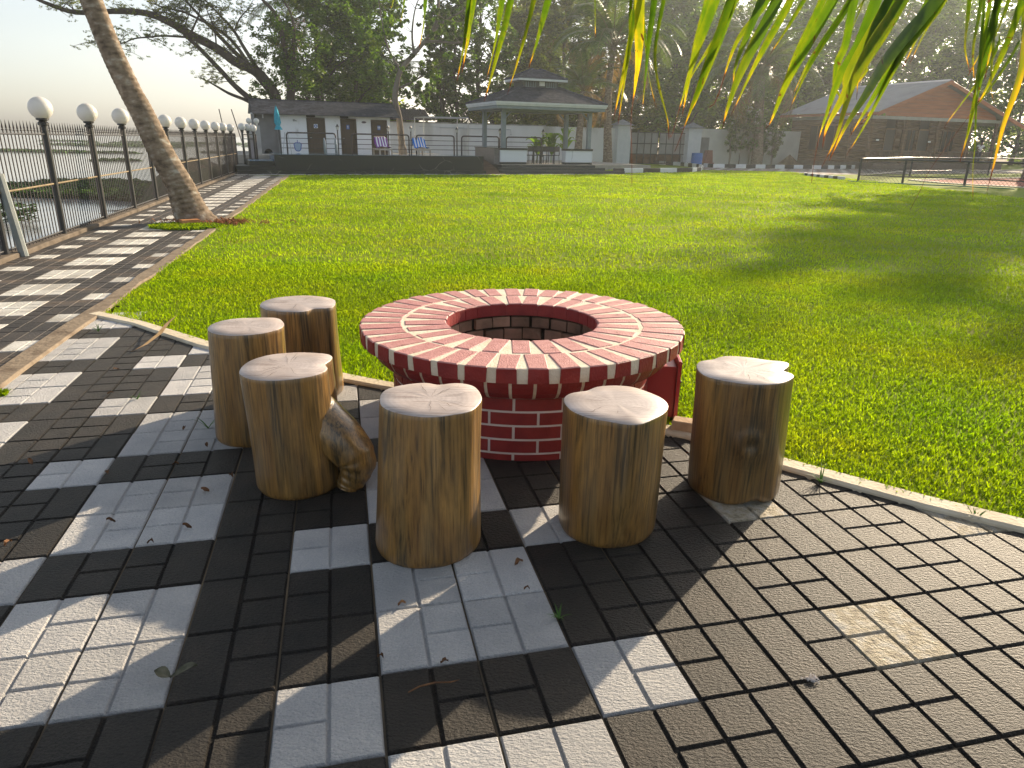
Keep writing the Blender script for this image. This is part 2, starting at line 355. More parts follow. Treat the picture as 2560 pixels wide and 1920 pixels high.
# checker strip along the far edge of the lawn and the road behind it
b = MB(); 
for i in range(0, 95):
    for j in range(2):
        b.mi = 1 if (i//2+j) % 2 else 0; b.ti = .9+.2*rnd.random()
        s0 = -1.5+i*.3; b.poly([RF(s0+.004, -.92+j*.45, .006), RF(s0+.296, -.92+j*.45, .006), RF(s0+.296, -.48+j*.45, .006), RF(s0+.004, -.48+j*.45, .006)])
struct(b.build('checker_walk', [m_lblack, m_lwhite], tint=True))
b = MB(); b.poly([RF(-1.5, -.95, .002), RF(27, -.95, .002), RF(27, 0, .002), RF(-1.5, 0, .002)]); struct(b.build('walk_bed', m_bedd))
m_road = mat('road_base', [(.3, (.05, .047, .045)), (.7, (.08, .07, .065))], 3, .8, .3)
m_roadp = mat('road_pink_paver', [(.3, (.26, .19, .16)), (.7, (.34, .26, .22))], 3, .85, .2, tint=True)
road = [(10.9, 40.6), (15.6, 41.3), (16.6, 41.8), (20, 43.6), (40, 54), (60, 66), (62, 72), (38, 59.5), (27.1, 56.6), (24, 54.6), (19.3, 52.7), (15.5, 51.8), (13.9, 55), (13.3, 62), (8, 63), (8, 60.3), (10.8, 60.2), (12.6, 55.4), (12.9, 51), (11.3, 43.9)]
b = MB(); b.poly([(x, y, .006) for x, y in road]); struct(b.build('road', m_road))
def inpoly(x, y, P):
    r_ = False; j = len(P)-1
    for i in range(len(P)):
        if (P[i][1] > y) != (P[j][1] > y) and x < (P[j][0]-P[i][0])*(y-P[i][1])/(P[j][1]-P[i][1])+P[i][0]: r_ = not r_
        j = i
    return r_
b = MB()
for i in range(-10, 130):
    for j in range(0, 90):
        x, y, _ = RF(20+i*.45, -3+j*.45)
        if inpoly(x, y, road) and inpoly(*RF(20.4+i*.45, -2.6+j*.45)[:2], road) and (i+j//2+(j % 2)) % 3 != 0:
            b.mi = (i+j) % 2; b.ti = .85+.3*rnd.random()
            s0, d0 = 20+i*.45, -3+j*.45
            b.poly([RF(s0, d0, .010), RF(s0+.44, d0, .010), RF(s0+.44, d0+.44, .010), RF(s0, d0+.44, .010)])
struct(b.build('road_pavers', [m_lwhite, m_roadp], tint=True))
m_pw = mat('kerb_white', [(.3, (.62, .64, .66)), (.7, (.74, .75, .76))], 3, .7, .3); m_pb = mat('kerb_black', [(0, (.016, .016, .018))], rough=.6)
def kerb(name, pts, seg=.55, w_=.14, h_=.2, z0=-.05):
    b = MB(); acc = 0; k = 0; P = []
    for (x0, y0), (x1, y1) in zip(pts, pts[1:]):
        L_ = math.hypot(x1-x0, y1-y0); n = max(1, round(L_/seg))
        P += [((x0+(x1-x0)*i/n, y0+(y1-y0)*i/n), (x0+(x1-x0)*(i+1)/n, y0+(y1-y0)*(i+1)/n)) for i in range(n)]
    for k, (p, q) in enumerate(P):
        t = (Vector(q)-Vector(p)); L_ = t.length; t.normalize(); nn = Vector((-t.y, t.x)); b.mi = k % 2
        T = lambda x, y, z: (p[0]+t.x*x+nn.x*y, p[1]+t.y*x+nn.y*y, z)
        b.bbox((0, -w_/2, z0), (L_, w_/2, h_), T, .02)
    return struct(b.build(name, [m_pb, m_pw]))
kerb('kerb', [(5.2, 38.9), (5.75, 39.3), (6.9, 40.1), (9.04, 41.5), (10.1, 42.3), (11.0, 43.95), (12.3, 48.5), (12.6, 51.1), (12.4, 55.2), (10.6, 60)], 1.1, .16, .26)
kerb('kerb', [(13.1, 57.1), (13.9, 51.9), (15.5, 52.0), (19.3, 53), (22.1, 53.4), (24.1, 54.9), (27.1, 56.9), (32, 59.5)], .75, .16, .26)
kerb('kerb', [(16.4, 41.6), (15.9, 40.2), (15.9, 38.2), (16.15, 36.1)], .42, .16, .16)

# ------------------------------------------------------------------ grass blades
def blades(name, n_try, region, dens_fn, ln, wd, keep=None, flat=.55, seed=1):
    g = np.random.default_rng(seed)
    x = g.uniform(region[0], region[1], n_try); y = g.uniform(region[2], region[3], n_try)
    k = g.random(n_try) < dens_fn(x, y); x, y = x[k], y[k]
    cy = np.interp(x, [p[0] for p in CURB], [p[1] for p in CURB]); k = y > cy+.045+g.normal(0, .022, len(y))
    c, s = math.cos(TH), math.sin(TH); a, bb = x-PO[0], y-PO[1]; u = (a*c+bb*s)/PS; v = (-a*s+bb*c)/PS
    k &= u > -7.30+.004*v+.18*np.sin(y*3.1)*np.sin(y*1.3+1); k &= (u > -6.7+.004*v) | (g.random(len(u)) > .55*(.5+.5*np.sin(y*2.3)*np.sin(y*.9+2))); k &= np.hypot(x-.05, y-3.96) > .76
    rs = (x-RO[0])*math.cos(RA)+(y-RO[1])*math.sin(RA); rd = -(x-RO[0])*math.sin(RA)+(y-RO[1])*math.cos(RA)
    k &= ~((rd > -1.0) & (rs < 19))
    if keep is not None: k &= keep(x, y)
    x, y = x[k], y[k]; n = len(x)
    az = g.uniform(0, 2*math.pi, n); lean = g.uniform(.25, 1.25, n)*flat+.25
    L = ln(x, y)*g.uniform(.6, 1.35, n); W = wd(x, y)*g.uniform(.7, 1.3, n)
    dx, dy = np.cos(az), np.sin(az); px, py = -dy*W/2, dx*W/2
    h1 = L*.55*np.cos(lean*.7); r1 = L*.55*np.sin(lean*.7); h2 = h1+L*.45*np.cos(lean*1.6); r2_ = r1+L*.45*np.sin(lean*1.6)
    V = np.zeros((n, 5, 3))
    V[:, 0] = np.c_[x-px*.7, y-py*.7, 0*x-.004]; V[:, 1] = np.c_[x+px*.7, y+py*.7, 0*x-.004]
    V[:, 2] = np.c_[x+dx*r1+px, y+dy*r1+py, h1]; V[:, 3] = np.c_[x+dx*r1-px, y+dy*r1-py, h1]; V[:, 4] = np.c_[x+dx*r2_, y+dy*r2_, h2]
    bs = np.arange(n)*5
    t = (g.uniform(.68, 1.3, n) if seed == 4 else g.uniform(.85, 1.15, n))*(1+.08*np.sin(x*.9+1.5*np.sin(y*.5))+.08*np.sin(y*1.7+x*.6)); 
    return V.reshape(-1, 3), bs, t
def blade_object(name, parts, m, label):
    Vs, loops, starts, tint = [], [], [], []; off = 0; lp = 0
    for V, bs, t in parts:
        n = len(bs); f = np.c_[bs, bs+1, bs+2, bs+3, bs+3, bs+2, bs+4]+off
        loops.append(f.ravel()); st = np.empty(2*n, int); st[0::2] = lp+np.arange(n)*7; st[1::2] = lp+np.arange(n)*7+4
        starts.append(st); lp += 7*n; Vs.append(V); off += len(V); tint.append(np.repeat(t, 2))
    V = np.concatenate(Vs).astype('f'); Lp = np.concatenate(loops).astype('i'); S = np.concatenate(starts).astype('i')
    me = bpy.data.meshes.new(name); me.vertices.add(len(V)); me.vertices.foreach_set('co', V.ravel())
    me.loops.add(len(Lp)); me.loops.foreach_set('vertex_index', Lp); me.polygons.add(len(S)); me.polygons.foreach_set('loop_start', S)
    me.update(calc_edges=True); at = me.attributes.new('tint', 'FLOAT', 'FACE'); at.data.foreach_set('value', np.concatenate(tint).astype('f'))
    me.materials.append(m); o = bpy.data.objects.new(name, me); COL.objects.link(o); tag(o, label, 'grass', kind='stuff'); return o
dist = lambda x, y: np.hypot(x, y)
patch_n = lambda x, y: .75+.25*np.sin(x*1.7+np.sin(y*1.1))*np.sin(y*1.9+np.sin(x*.8))
near = blades('g', 1300000, (-5.2, 9.5, .8, 9.0), lambda x, y: np.clip(1.25-.11*dist(x, y), .2, 1)*(np.abs(x) < y*.82+1.0+2.2*(x > 0))*patch_n(x, y), lambda x, y: .036+0*x, lambda x, y: .0058+.0004*dist(x, y), seed=4)
mid = blades('g', 420000, (-9, 18, 7.5, 22), lambda x, y: np.clip(1.2-.045*y, .25, 1)*(np.abs(x) < y*.8+1.5+2*(x > 0))*patch_n(x, y), lambda x, y: .036+.0008*y, lambda x, y: .008+.0005*y, seed=5)
far = blades('g', 240000, (-11, 34, 21, 46), lambda x, y: .8*(np.abs(x) < y*.8+1.5)*(x < 17+.0*y), lambda x, y: .035+.0007*y, lambda x, y: .018+.0005*y, seed=6)
blade_object('grass', [near, mid, far], m_blade, 'short bright green grass blades covering the lawn')

# ------------------------------------------------------------------ fire pit
PC = (.05, 3.96)
pit = thing('fire_pit', 'round red brick fire pit with cream mortar joints at the edge of the lawn', 'fire pit', (PC[0], PC[1], 0))
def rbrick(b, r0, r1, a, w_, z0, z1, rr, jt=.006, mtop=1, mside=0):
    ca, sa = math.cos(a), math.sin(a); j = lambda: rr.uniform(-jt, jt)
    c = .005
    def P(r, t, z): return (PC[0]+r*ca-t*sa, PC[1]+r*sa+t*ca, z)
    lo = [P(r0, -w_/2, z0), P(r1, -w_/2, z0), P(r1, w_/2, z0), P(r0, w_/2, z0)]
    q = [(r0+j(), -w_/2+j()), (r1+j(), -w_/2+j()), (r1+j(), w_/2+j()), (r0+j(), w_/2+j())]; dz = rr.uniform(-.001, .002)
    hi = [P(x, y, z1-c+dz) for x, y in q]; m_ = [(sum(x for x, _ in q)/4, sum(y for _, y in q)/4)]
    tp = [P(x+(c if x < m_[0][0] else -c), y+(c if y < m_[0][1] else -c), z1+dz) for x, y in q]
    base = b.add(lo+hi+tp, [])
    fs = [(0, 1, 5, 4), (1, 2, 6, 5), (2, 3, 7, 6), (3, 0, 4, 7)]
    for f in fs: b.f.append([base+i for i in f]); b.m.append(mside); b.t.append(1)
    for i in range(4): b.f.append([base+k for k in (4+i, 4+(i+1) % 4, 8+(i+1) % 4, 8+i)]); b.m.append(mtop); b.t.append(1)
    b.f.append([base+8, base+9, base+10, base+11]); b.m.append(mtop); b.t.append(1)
rr = random.Random(5)
ZT = .545; NO, NI = 40, 27
b = MB(); b.mi = 2
b.lathe([(.438, .468), (.912, .468), (.915, .49), (.914, ZT-.006), (.908, ZT-.0035), (.70, ZT-.003), (.447, ZT-.004), (.440, ZT-.012), (.438, .468)], 120, (*PC, 0))
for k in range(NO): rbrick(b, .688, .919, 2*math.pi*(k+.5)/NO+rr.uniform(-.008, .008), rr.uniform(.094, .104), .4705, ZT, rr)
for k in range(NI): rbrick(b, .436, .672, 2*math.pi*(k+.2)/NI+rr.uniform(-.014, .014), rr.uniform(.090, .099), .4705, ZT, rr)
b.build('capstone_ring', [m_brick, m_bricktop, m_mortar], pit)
b = MB(); b.mi = 1
cove = [(.747, .338), (.778, .345), (.812, .362), (.842, .392), (.860, .428), (.866, .468)]
b.lathe([(r-.0035, z) for r, z in cove], 96, (*PC, 0)); b.mi = 0
for k in range(46):
    a0 = 2*math.pi*k/46+.009; a1 = 2*math.pi*(k+1)/46-.009
    b.lathe([(cove[0][0]-.004, cove[0][1]+.001)]+cove[:-1]+[(.866, .4678)], 3, (*PC, 0), a0, a1)
b.build('corbel_course', [m_brick, m_mortar], pit)
b = MB(); b.mi = 1; b.lathe([(.7375, 0), (.7375, .338), (.75, .338)], 96, (*PC, 0)); b.mi = 0
for row in range(5):
    z0 = row*.0745-.03; z1 = z0+.0615
    for k in range(19):
        a = 2*math.pi*(k+.5*(row % 2)+.09)/19; g = .0092
        b.arcblock(PC, .70, .7425+rr.uniform(0, .0015), a+g, a+2*math.pi/19-g, max(0, z0), min(z1, .337), 4)
b.build('wall', [m_brick, m_mortarw], pit)
b = MB(); b.mi = 0; b.lathe([(.437, ZT-.012), (.437, .468)], 60, (*PC, 0))
b.mi = 2; b.lathe([(.437, .468), (.475, .466), (.478, .0)], 60, (*PC, 0)); b.mi = 1
for row in range(6):
    z1 = .462-row*.082; n = 22
    for k in range(n):
        a = 2*math.pi*(k+.4*(row % 2)+rr.uniform(-.06, .06))/n; g = .012+rr.random()*.012; b.ti = rr.uniform(.6, 1.3)
        b.arcblock(PC, .438+rr.uniform(.0, .018)+.006*row, .47+.006*row, a+g, a+2*math.pi/n-g, z1-.07, z1-rr.uniform(0, .008), 2)
for k in range(27):
    a = 2*math.pi*(k+.2)/27; b.mi = 0; b.arcblock(PC, .4335+rr.uniform(-.003, .002), .45, a-.112, a+.108, .472, ZT-.008, 2)
b.build('lining', [m_brick, m_rough, mat('soot', [(.3, (.02, .017, .014)), (.7, (.05, .04, .03))], 8, .95, .05)], pit, tint=True)
b = MB(); b.lathe([(.001, .06), (.2, .05), (.478, .03)], 40, (*PC, 0)); b.build('ash_bed', mat('ash', [(.3, (.05, .045, .04)), (.7, (.15, .14, .125))], 12, .95, .05, 1, 30), pit)
b = MB()
c, s = math.cos(-.10), math.sin(-.10)
T = lambda x, y, z: (.80+x*c-y*s, 3.95+x*s+y*c, z)
b.bbox((-.1, -.13, .02), (.15, .13, .325), T, .004); b.bbox((.152, -.16, .0), (.172, .16, .365), T, .004)
bx = b.build('service_box', m_redbox, pit)
b = MB(); b.tube([T(.1735, -.02, .2), T(.195, -.02, .2), T(.195, .06, .2), T(.1735, .06, .2)], .006, 6); b.build('handle', m_blackmetal, bx)

# ------------------------------------------------------------------ log stools
def cutmat():
    m = bpy.data.materials.new('log_end_grain'); m.use_nodes = True; N = m.node_tree.nodes; L = m.node_tree.links; p = N['Principled BSDF']
    tc = N.new('ShaderNodeTexCoord'); nz = N.new('ShaderNodeTexNoise'); nz.inputs['Scale'].default_value = 5; nz.inputs['Detail'].default_value = 7
    wv = N.new('ShaderNodeTexWave'); wv.wave_type = 'RINGS'; wv.rings_direction = 'Z'; wv.inputs['Scale'].default_value = 16; wv.inputs['Distortion'].default_value = 7; wv.inputs['Detail'].default_value = 4; wv.inputs['Detail Scale'].default_value = .8
    L.new(tc.outputs['Object'], wv.inputs['Vector']); L.new(tc.outputs['Object'], nz.inputs['Vector'])
    rp = N.new('ShaderNodeValToRGB'); e_ = rp.color_ramp.elements; e_[0].color = (.485, .415, .38, 1); e_[1].color = (.52, .45, .415, 1); e_[0].position = .1; e_[1].position = .9
    L.new(wv.outputs['Color'], rp.inputs[0])
    r3 = N.new('ShaderNodeValToRGB'); r3.color_ramp.elements[0].position = .35; r3.color_ramp.elements[0].color = (.62, .58, .55, 1); r3.color_ramp.elements[1].position = .62
    L.new(nz.outputs[0], r3.inputs[0]); mx = N.new('ShaderNodeMix'); mx.data_type = 'RGBA'; mx.blend_type = 'MULTIPLY'; mx.inputs[0].default_value = .9
    L.new(rp.outputs[0], mx.inputs[6]); L.new(r3.outputs[0], mx.inputs[7])
    # saw marks: fine parallel scratches across the cut
    mp = N.new('ShaderNodeMapping'); mp.inputs['Scale'].default_value = (3, 60, 1); mp.inputs['Rotation'].default_value = (0, 0, .5); L.new(tc.outputs['Object'], mp.inputs[0])
    n3 = N.new('ShaderNodeTexNoise'); n3.inputs['Scale'].default_value = 1.4; n3.inputs['Detail'].default_value = 5; L.new(mp.outputs[0], n3.inputs['Vector'])
    r4 = N.new('ShaderNodeValToRGB'); r4.color_ramp.elements[0].position = .34; r4.color_ramp.elements[0].color = (.66, .58, .52, 1); r4.color_ramp.elements[1].position = .45; L.new(n3.outputs[0], r4.inputs[0])
    m2 = N.new('ShaderNodeMix'); m2.data_type = 'RGBA'; m2.blend_type = 'MULTIPLY'; m2.inputs[0].default_value = .8
    L.new(mx.outputs[2], m2.inputs[6]); L.new(r4.outputs[0], m2.inputs[7]); L.new(m2.outputs[2], p.inputs['Base Color'])
    p.inputs['Roughness'].default_value = .42; sock(p, 'Specular IOR Level', 'Specular').default_value = .5
    bp = N.new('ShaderNodeBump'); bp.inputs['Strength'].default_value = .25; bp.inputs['Distance'].default_value = .004; L.new(n3.outputs[0], bp.inputs['Height']); L.new(bp.outputs[0], p.inputs['Normal'])
    return m
m_cut = cutmat(); m_crack = mat('crack_brown', [(0, (.035, .018, .01))], rough=.8)
def woodmat():
    m = bpy.data.materials.new('log_side'); m.use_nodes = True; N = m.node_tree.nodes; L = m.node_tree.links; p = N['Principled BSDF']
    tc = N.new('ShaderNodeTexCoord')
    def nz(scale, st, det, warp=0., rough=.55):
        mp = N.new('ShaderNodeMapping'); mp.inputs['Scale'].default_value = st; L.new(tc.outputs['Object'], mp.inputs[0])
        n = N.new('ShaderNodeTexNoise'); n.inputs['Scale'].default_value = scale; n.inputs['Detail'].default_value = det; n.inputs['Distortion'].default_value = warp; n.inputs['Roughness'].default_value = rough
        L.new(mp.outputs[0], n.inputs['Vector']); return n.outputs[0]
    def ramp(x, els):
        r_ = N.new('ShaderNodeValToRGB'); e = r_.color_ramp.elements
        while len(e) < len(els): e.new(.5)
        for q, (ps, c) in zip(e, els): q.position = ps; q.color = (*c, 1)
        L.new(x, r_.inputs[0]); return r_.outputs[0]
    def mix(a, b_, f, mode='MIX'):
        x = N.new('ShaderNodeMix'); x.data_type = 'RGBA'; x.blend_type = mode
        if isinstance(f, float): x.inputs[0].default_value = f
        else: L.new(f, x.inputs[0])
        L.new(a, x.inputs[6]); L.new(b_, x.inputs[7]); return x.outputs[2]
    base = ramp(nz(5, (1.6, 1.6, .35), 6, .6), [(.30, (.14, .070, .018)), (.5, (.265, .142, .036)), (.7, (.40, .23, .066))])
    fine = ramp(nz(36, (3.4, 3.4, .13), 9, .25, .62), [(.34, (.25, .21, .15)), (.47, (.86, .84, .8)), (.68, (1.2, 1.16, 1.06))])
    col = mix(base, fine, .9, 'MULTIPLY')
    grey = ramp(nz(8, (1.5, 1.5, .13), 8, .5, .62), [(.45, (0, 0, 0)), (.60, (1, 1, 1))])       # grey green weathering in long patches
    streak = ramp(nz(34, (3, 3, .10), 6, .2), [(.42, (.028, .021, .011)), (.60, (.19, .115, .038))])
    g2 = N.new('ShaderNodeMath'); g2.operation = 'MULTIPLY'; g2.inputs[1].default_value = .92; L.new(grey, g2.inputs[0]); col = mix(col, streak, g2.outputs[0])
    at = N.new('ShaderNodeAttribute'); at.attribute_name = 'tint'; col = mix(col, at.outputs['Color'], 1., 'MULTIPLY')
    L.new(col, p.inputs['Base Color']); p.inputs['Roughness'].default_value = .38; sock(p, 'Specular IOR Level', 'Specular').default_value = .5; p.inputs['Coat Weight'].default_value = .5; p.inputs['Coat Roughness'].default_value = .22
    bp = N.new('ShaderNodeBump'); bp.inputs['Strength'].default_value = .35; bp.inputs['Distance'].default_value = .006; L.new(nz(22, (3.2, 3.2, .16), 6), bp.inputs['Height']); L.new(bp.outputs[0], p.inputs['Normal'])
    return m
m_wood = woodmat()
def stool(label, cx, cy, rx, ry, H, bumps, lean=(0, 0), taper=(1., 1.), seed=0, knot=None, lump=None, notch=None, cracks=9, dark=1.):
    t = thing('log_stool', label, 'log stool', (cx, cy, 0), 'log stools around the fire pit')
    n, k = 112, 34; g = random.Random(seed); V = []; tin = []
    def rad(a, z):
        f = 1.
        for a0, w_, amp, z0, z1 in bumps:      # lobes and dents of the outline, fading between two heights
            d = (a-a0+math.pi) % (2*math.pi)-math.pi
            q = min(1, max(0, (z/H-z0)/(z1-z0))) if z1 != z0 else 1
            f += 1.35*amp*math.exp(-(d/w_)**2)*q
        e_ = 1/math.sqrt((math.cos(a)/rx)**2+(math.sin(a)/ry)**2)
        zz = z/H; f *= taper[1]+(taper[0]-taper[1])*zz
        f += .034*mnoise.noise(Vector((math.cos(a)*1.7+seed*5, math.sin(a)*1.7, z*2.2)))+.004*mnoise.noise(Vector((math.cos(a)*9+seed, math.sin(a)*9, z*2.5)))
        if knot:
            ak, zk = knot; d = math.hypot(((a-ak+math.pi) % (2*math.pi)-math.pi)*rx, z-zk)
            f += .028*math.exp(-((d-.045)/.022)**2)-.03*math.exp(-(d/.02)**2)+.03*math.exp(-(d/.11)**2)
        if z < .03: f -= .05*((.03-z)/.03)**2
        if z > H-.004: f -= .008
        return e_*f
    zs = [0, .004, .015, .03]+[.03+(H-.034)*i/(k-6) for i in range(1, k-5)]+[H]
    b = MB()
    for z in zs:
        ox, oy = lean[0]*(1-z/H), lean[1]*(1-z/H)
        for j in range(n):
            a = 2*math.pi*j/n; r_ = rad(a, z); zb = z
            if notch and z < .05:                      # hollow at the foot
                d = abs((a-notch+math.pi) % (2*math.pi)-math.pi); zb = max(z, .032*math.exp(-(d/.28)**2)) if z < .032 else z
            b.v.append((cx+ox+r_*math.cos(a), cy+oy+r_*math.sin(a), zb))
    for i in range(len(zs)-1):
        for j in range(n):
            b.f.append([i*n+j, i*n+(j+1) % n, (i+1)*n+(j+1) % n, (i+1)*n+j]); b.m.append(0)
            tt = dark*(1+.12*mnoise.noise(Vector((math.cos(2*math.pi*j/n)*1.5+seed, math.sin(2*math.pi*j/n)*1.5, zs[i]*2))))
            if knot:
                ak, zk = knot; a = 2*math.pi*j/n; d = math.hypot(((a-ak+math.pi) % (2*math.pi)-math.pi)*rx, zs[i]-zk)
                tt *= 1-.45*math.exp(-(d/.035)**2)+.05*math.exp(-((d-.055)/.018)**2)-.3*math.exp(-((d-.095)/.05)**2)
            b.t.append(tt)
    b.f.append(list(range(n))[::-1]); b.m.append(0); b.t.append(1)
    if lump:
        pts, rs_ = lump; b.ti = .95
        P = catmull(pts, 8); Q = [float(np.interp(i/8, range(len(rs_)), rs_))*(1+(.035*math.sin(i*1.15) if i > 30 else .012*math.sin(i*.7))) for i in range(len(P))]
        b.tube(P, Q, 26, jit=.07)
    o = b.build('trunk', [m_wood], t, smooth=True, tint=True)
    b = MB(); ring = []
    for q in (1., .985, .6, .25):
        ring.append([(cx+rad(2*math.pi*j/n, H)*q*math.cos(2*math.pi*j/n), cy+rad(2*math.pi*j/n, H)*q*math.sin(2*math.pi*j/n), H+(.003 if q < 1 else 0)+(0 if q > .9 else .0015*mnoise.noise(Vector((q*5, j*.2, seed))))) for j in range(n)])
    b.add([p for rg in ring for p in rg]+[(cx, cy, H+.003)], [(i*n+j, i*n+(j+1) % n, (i+1)*n+(j+1) % n, (i+1)*n+j) for i in range(3) for j in range(n)]+[(3*n+j, 3*n+(j+1) % n, 4*n) for j in range(n)])
    b.mi = 1
    for q in range(cracks):                    # drying cracks from the pith
        a = g.uniform(0, 6.283); r0 = g.uniform(.02, .45); r1 = g.uniform(.55, .97); w_ = g.uniform(.0004, .0010); P = []
        m_ = 7
        for i in range(m_):
            f = r0+(r1-r0)*i/(m_-1); aa = a+.12*mnoise.noise(Vector((f*6, q, seed))); r_ = rad(aa, H)*f
            P.append((cx+r_*math.cos(aa), cy+r_*math.sin(aa)))
        for i in range(m_-1):
            (x0, y0), (x1, y1) = P[i], P[i+1]; d = Vector((x1-x0, y1-y0)).normalized(); wa = w_*math.sin(math.pi*(i+.15)/(m_-.5)); wb = w_*math.sin(math.pi*(i+1.15)/(m_-.5))
            b.poly([(x0-d.y*wa, y0+d.x*wa, H+.0052), (x0+d.y*wa, y0-d.x*wa, H+.0052), (x1+d.y*wb, y1-d.x*wb, H+.0052), (x1-d.y*wb, y1+d.x*wb, H+.0052)])
    b.build('cut_top', [m_cut, m_crack], t, smooth=True)
    return t
D_ = math.radians
stool('log stool with a grooved side standing farthest back, on the lawn curb', -1.305, 4.175, .222, .222, .57, [(D_(-48), .22, -.10, 0, .3), (D_(-70), .25, .05, 0, .1), (D_(-20), .3, .06, 0, .1)], taper=(1, 1.06), seed=1, dark=.95)
stool('tall smooth log stool left of the others, half hidden by the stool with the root', -1.369, 3.50, .186, .19, .60, [(D_(100), .4, -.08, 0, .1), (D_(60), .3, .05, 0, .1)], taper=(1, 1.03), lean=(-.02, 0), seed=2)
stool('log stool with a bulging root curling down its right side', -1.000, 2.972, .197, .205, .56, [(D_(10), .3, -.12, .35, .7), (D_(50), .3, .10, 0, .2), (D_(-120), .5, .05, 0, 1)], lean=(.02, -.01), taper=(1., 1.0), seed=3,
      lump=([(-.985, 3.0, .43), (-.905, 2.968, .36), (-.82, 2.94, .275), (-.75, 2.925, .205), (-.705, 2.915, .135), (-.715, 2.905, .07), (-.74, 2.90, .025), (-.748, 2.897, .002)], [.05, .098, .108, .105, .092, .07, .058, .05]))
stool('broad log stool with a heart shaped top and many cracks, front left', -.302, 2.46, .19, .185, .607, [(D_(85), .25, -.13, 0, .6), (D_(45), .4, .10, 0, .3), (D_(150), .4, .05, 0, .2), (D_(-40), .3, .04, 0, .3)], lean=(-.025, -.005), taper=(1, 1.10), seed=4, cracks=13)
stool('log stool with a plain pale top and pointed front edge, front right', .414, 2.615, .205, .205, .545, [(D_(128), .3, -.12, 0, .4), (D_(-80), .3, .08, 0, .4), (D_(70), .4, .05, 0, .3)], lean=(-.01, 0), taper=(1, .98), seed=5, cracks=4)
stool('rightmost log stool, with a round knot on its side and notched rim', 1.035, 2.99, .212, .205, .575, [(D_(125), .3, -.12, 0, .4), (D_(27), .20, .17, .2, .8), (D_(-3), .2, -.13, .4, .9), (D_(-150), .3, .05, 0, .2)], lean=(.01, -.01), taper=(1, .97), seed=6, knot=(D_(-92), .30), notch=D_(-80), cracks=9, dark=.85)

# ------------------------------------------------------------------ loose things on the patio
t = MB(); c, s = math.cos(-.36), math.sin(-.36)
t.bbox((-.065, -.045, 0), (.065, .045, .055), lambda x, y, z: (.965+x*c-y*s, 3.63+x*s+y*c, .02+z), .006)
tag(t.build('loose_brick', mat('clay_paver', [(.3, (.40, .28, .18)), (.7, (.52, .38, .26))], 12, .9, .1, .6, 60)), 'loose tan brick lying on the lawn curb behind the front right stool', 'brick')
m_leaf = mat('dry_leaf', [(.35, (.08, .04, .02)), (.6, (.17, .08, .035)), (.75, (.26, .15, .07))], 30, .7, .2, tint=True)
LEAVES = [(-1.377, 2.832, .06, 0, 'brown pointed fallen leaf on a white paver in front of the rooted stool'), (-1.91, 2.993, .05, 1, 'small curled tan leaf at the corner of a white paver pair left of the stools'),
 (-2.696, 4.535, .05, 2, 'pale fallen leaf on black pavers beside the long dry frond strip'), (-2.481, 4.069, .05, 3, 'brown fallen leaf on black pavers left of the tall smooth stool'),
 (-2.325, 3.078, .05, 4, 'small orange fallen leaf near the left edge on black pavers'), (-1.787, 3.537, .045, 5, 'dark fallen leaf on the white pavers left of the tall smooth stool'),
 (-1.315, 2.979, .045, 6, 'pale fallen leaf by the foot of the stool with the bulging root'), (-1.572, 3.316, .04, 7, 'dark fallen leaf on a white paver by the foot of the tall smooth stool'),
 (-1.645, 2.545, .045, 8, 'orange brown leaf on the big white paver block left of the rooted stool'), (-1.633, 3.099, .04, 9, 'tan fallen leaf on black pavers left of the rooted stool'),
 (-1.316, 2.512, .05, 10, 'dark ring shaped leaf on the lower edge of a white paver block'), (-1.953, 2.374, .055, 11, 'orange leaf on black pavers near the left edge of the patio'),
 (-1.406, 2.39, .04, 12, 'reddish leaf on the joint below the big white paver block'), (.039, 2.301, .06, 13, 'dark curled leaf on a white paver between the two front stools'),
 (-.391, 1.771, .035, 14, 'orange chip of leaf at the left corner of the front white paver block'), (-.366, 2.038, .04, 15, 'brown twig like leaf below the heart topped stool'),
 (.066, 2.135, .03, 16, 'tiny orange leaf on the joint of the front white pavers'), (-.192, 1.757, .035, 17, 'thin brown leaf along the lower edge of the front white pavers')]
for x, y, L_, i, lab in LEAVES:
    L_ *= .72; g = random.Random(i+40); a = g.uniform(0, 6.28); b = MB(); b.ti = g.uniform(.7, 1.2); n = 7; up_ = g.uniform(.008, .02); cu = g.uniform(.4, 1.2)
    rows = []
    for k in range(n):
        f = k/(n-1); w_ = L_*.27*math.sin(math.pi*min(1, f*.92+.06))**.8; h_ = .004+up_*math.sin(math.pi*f*cu)**2
        rows.append([(-1, w_, h_+.008), (0, 0, h_), (1, w_, h_+.008*g.uniform(.2, 1.3))])
    for r0, r1, f0, f1 in [(rows[k], rows[k+1], k/(n-1)-.5, (k+1)/(n-1)-.5) for k in range(n-1)]:
        for q in range(2):
            P = [(f0*L_, r0[q][0]*r0[q][1], r0[q][2]), (f1*L_, r1[q][0]*r1[q][1], r1[q][2]), (f1*L_, r1[q+1][0]*r1[q+1][1], r1[q+1][2]), (f0*L_, r0[q+1][0]*r0[q+1][1], r0[q+1][2])]
            b.poly([(x+px*math.cos(a)-py*math.sin(a), y+px*math.sin(a)+py*math.cos(a), pz) for px, py, pz in P])
    tag(b.build('fallen_leaf', m_leaf, smooth=True, tint=True), lab, 'leaf', 'fallen leaves on the patio')
b = MB()
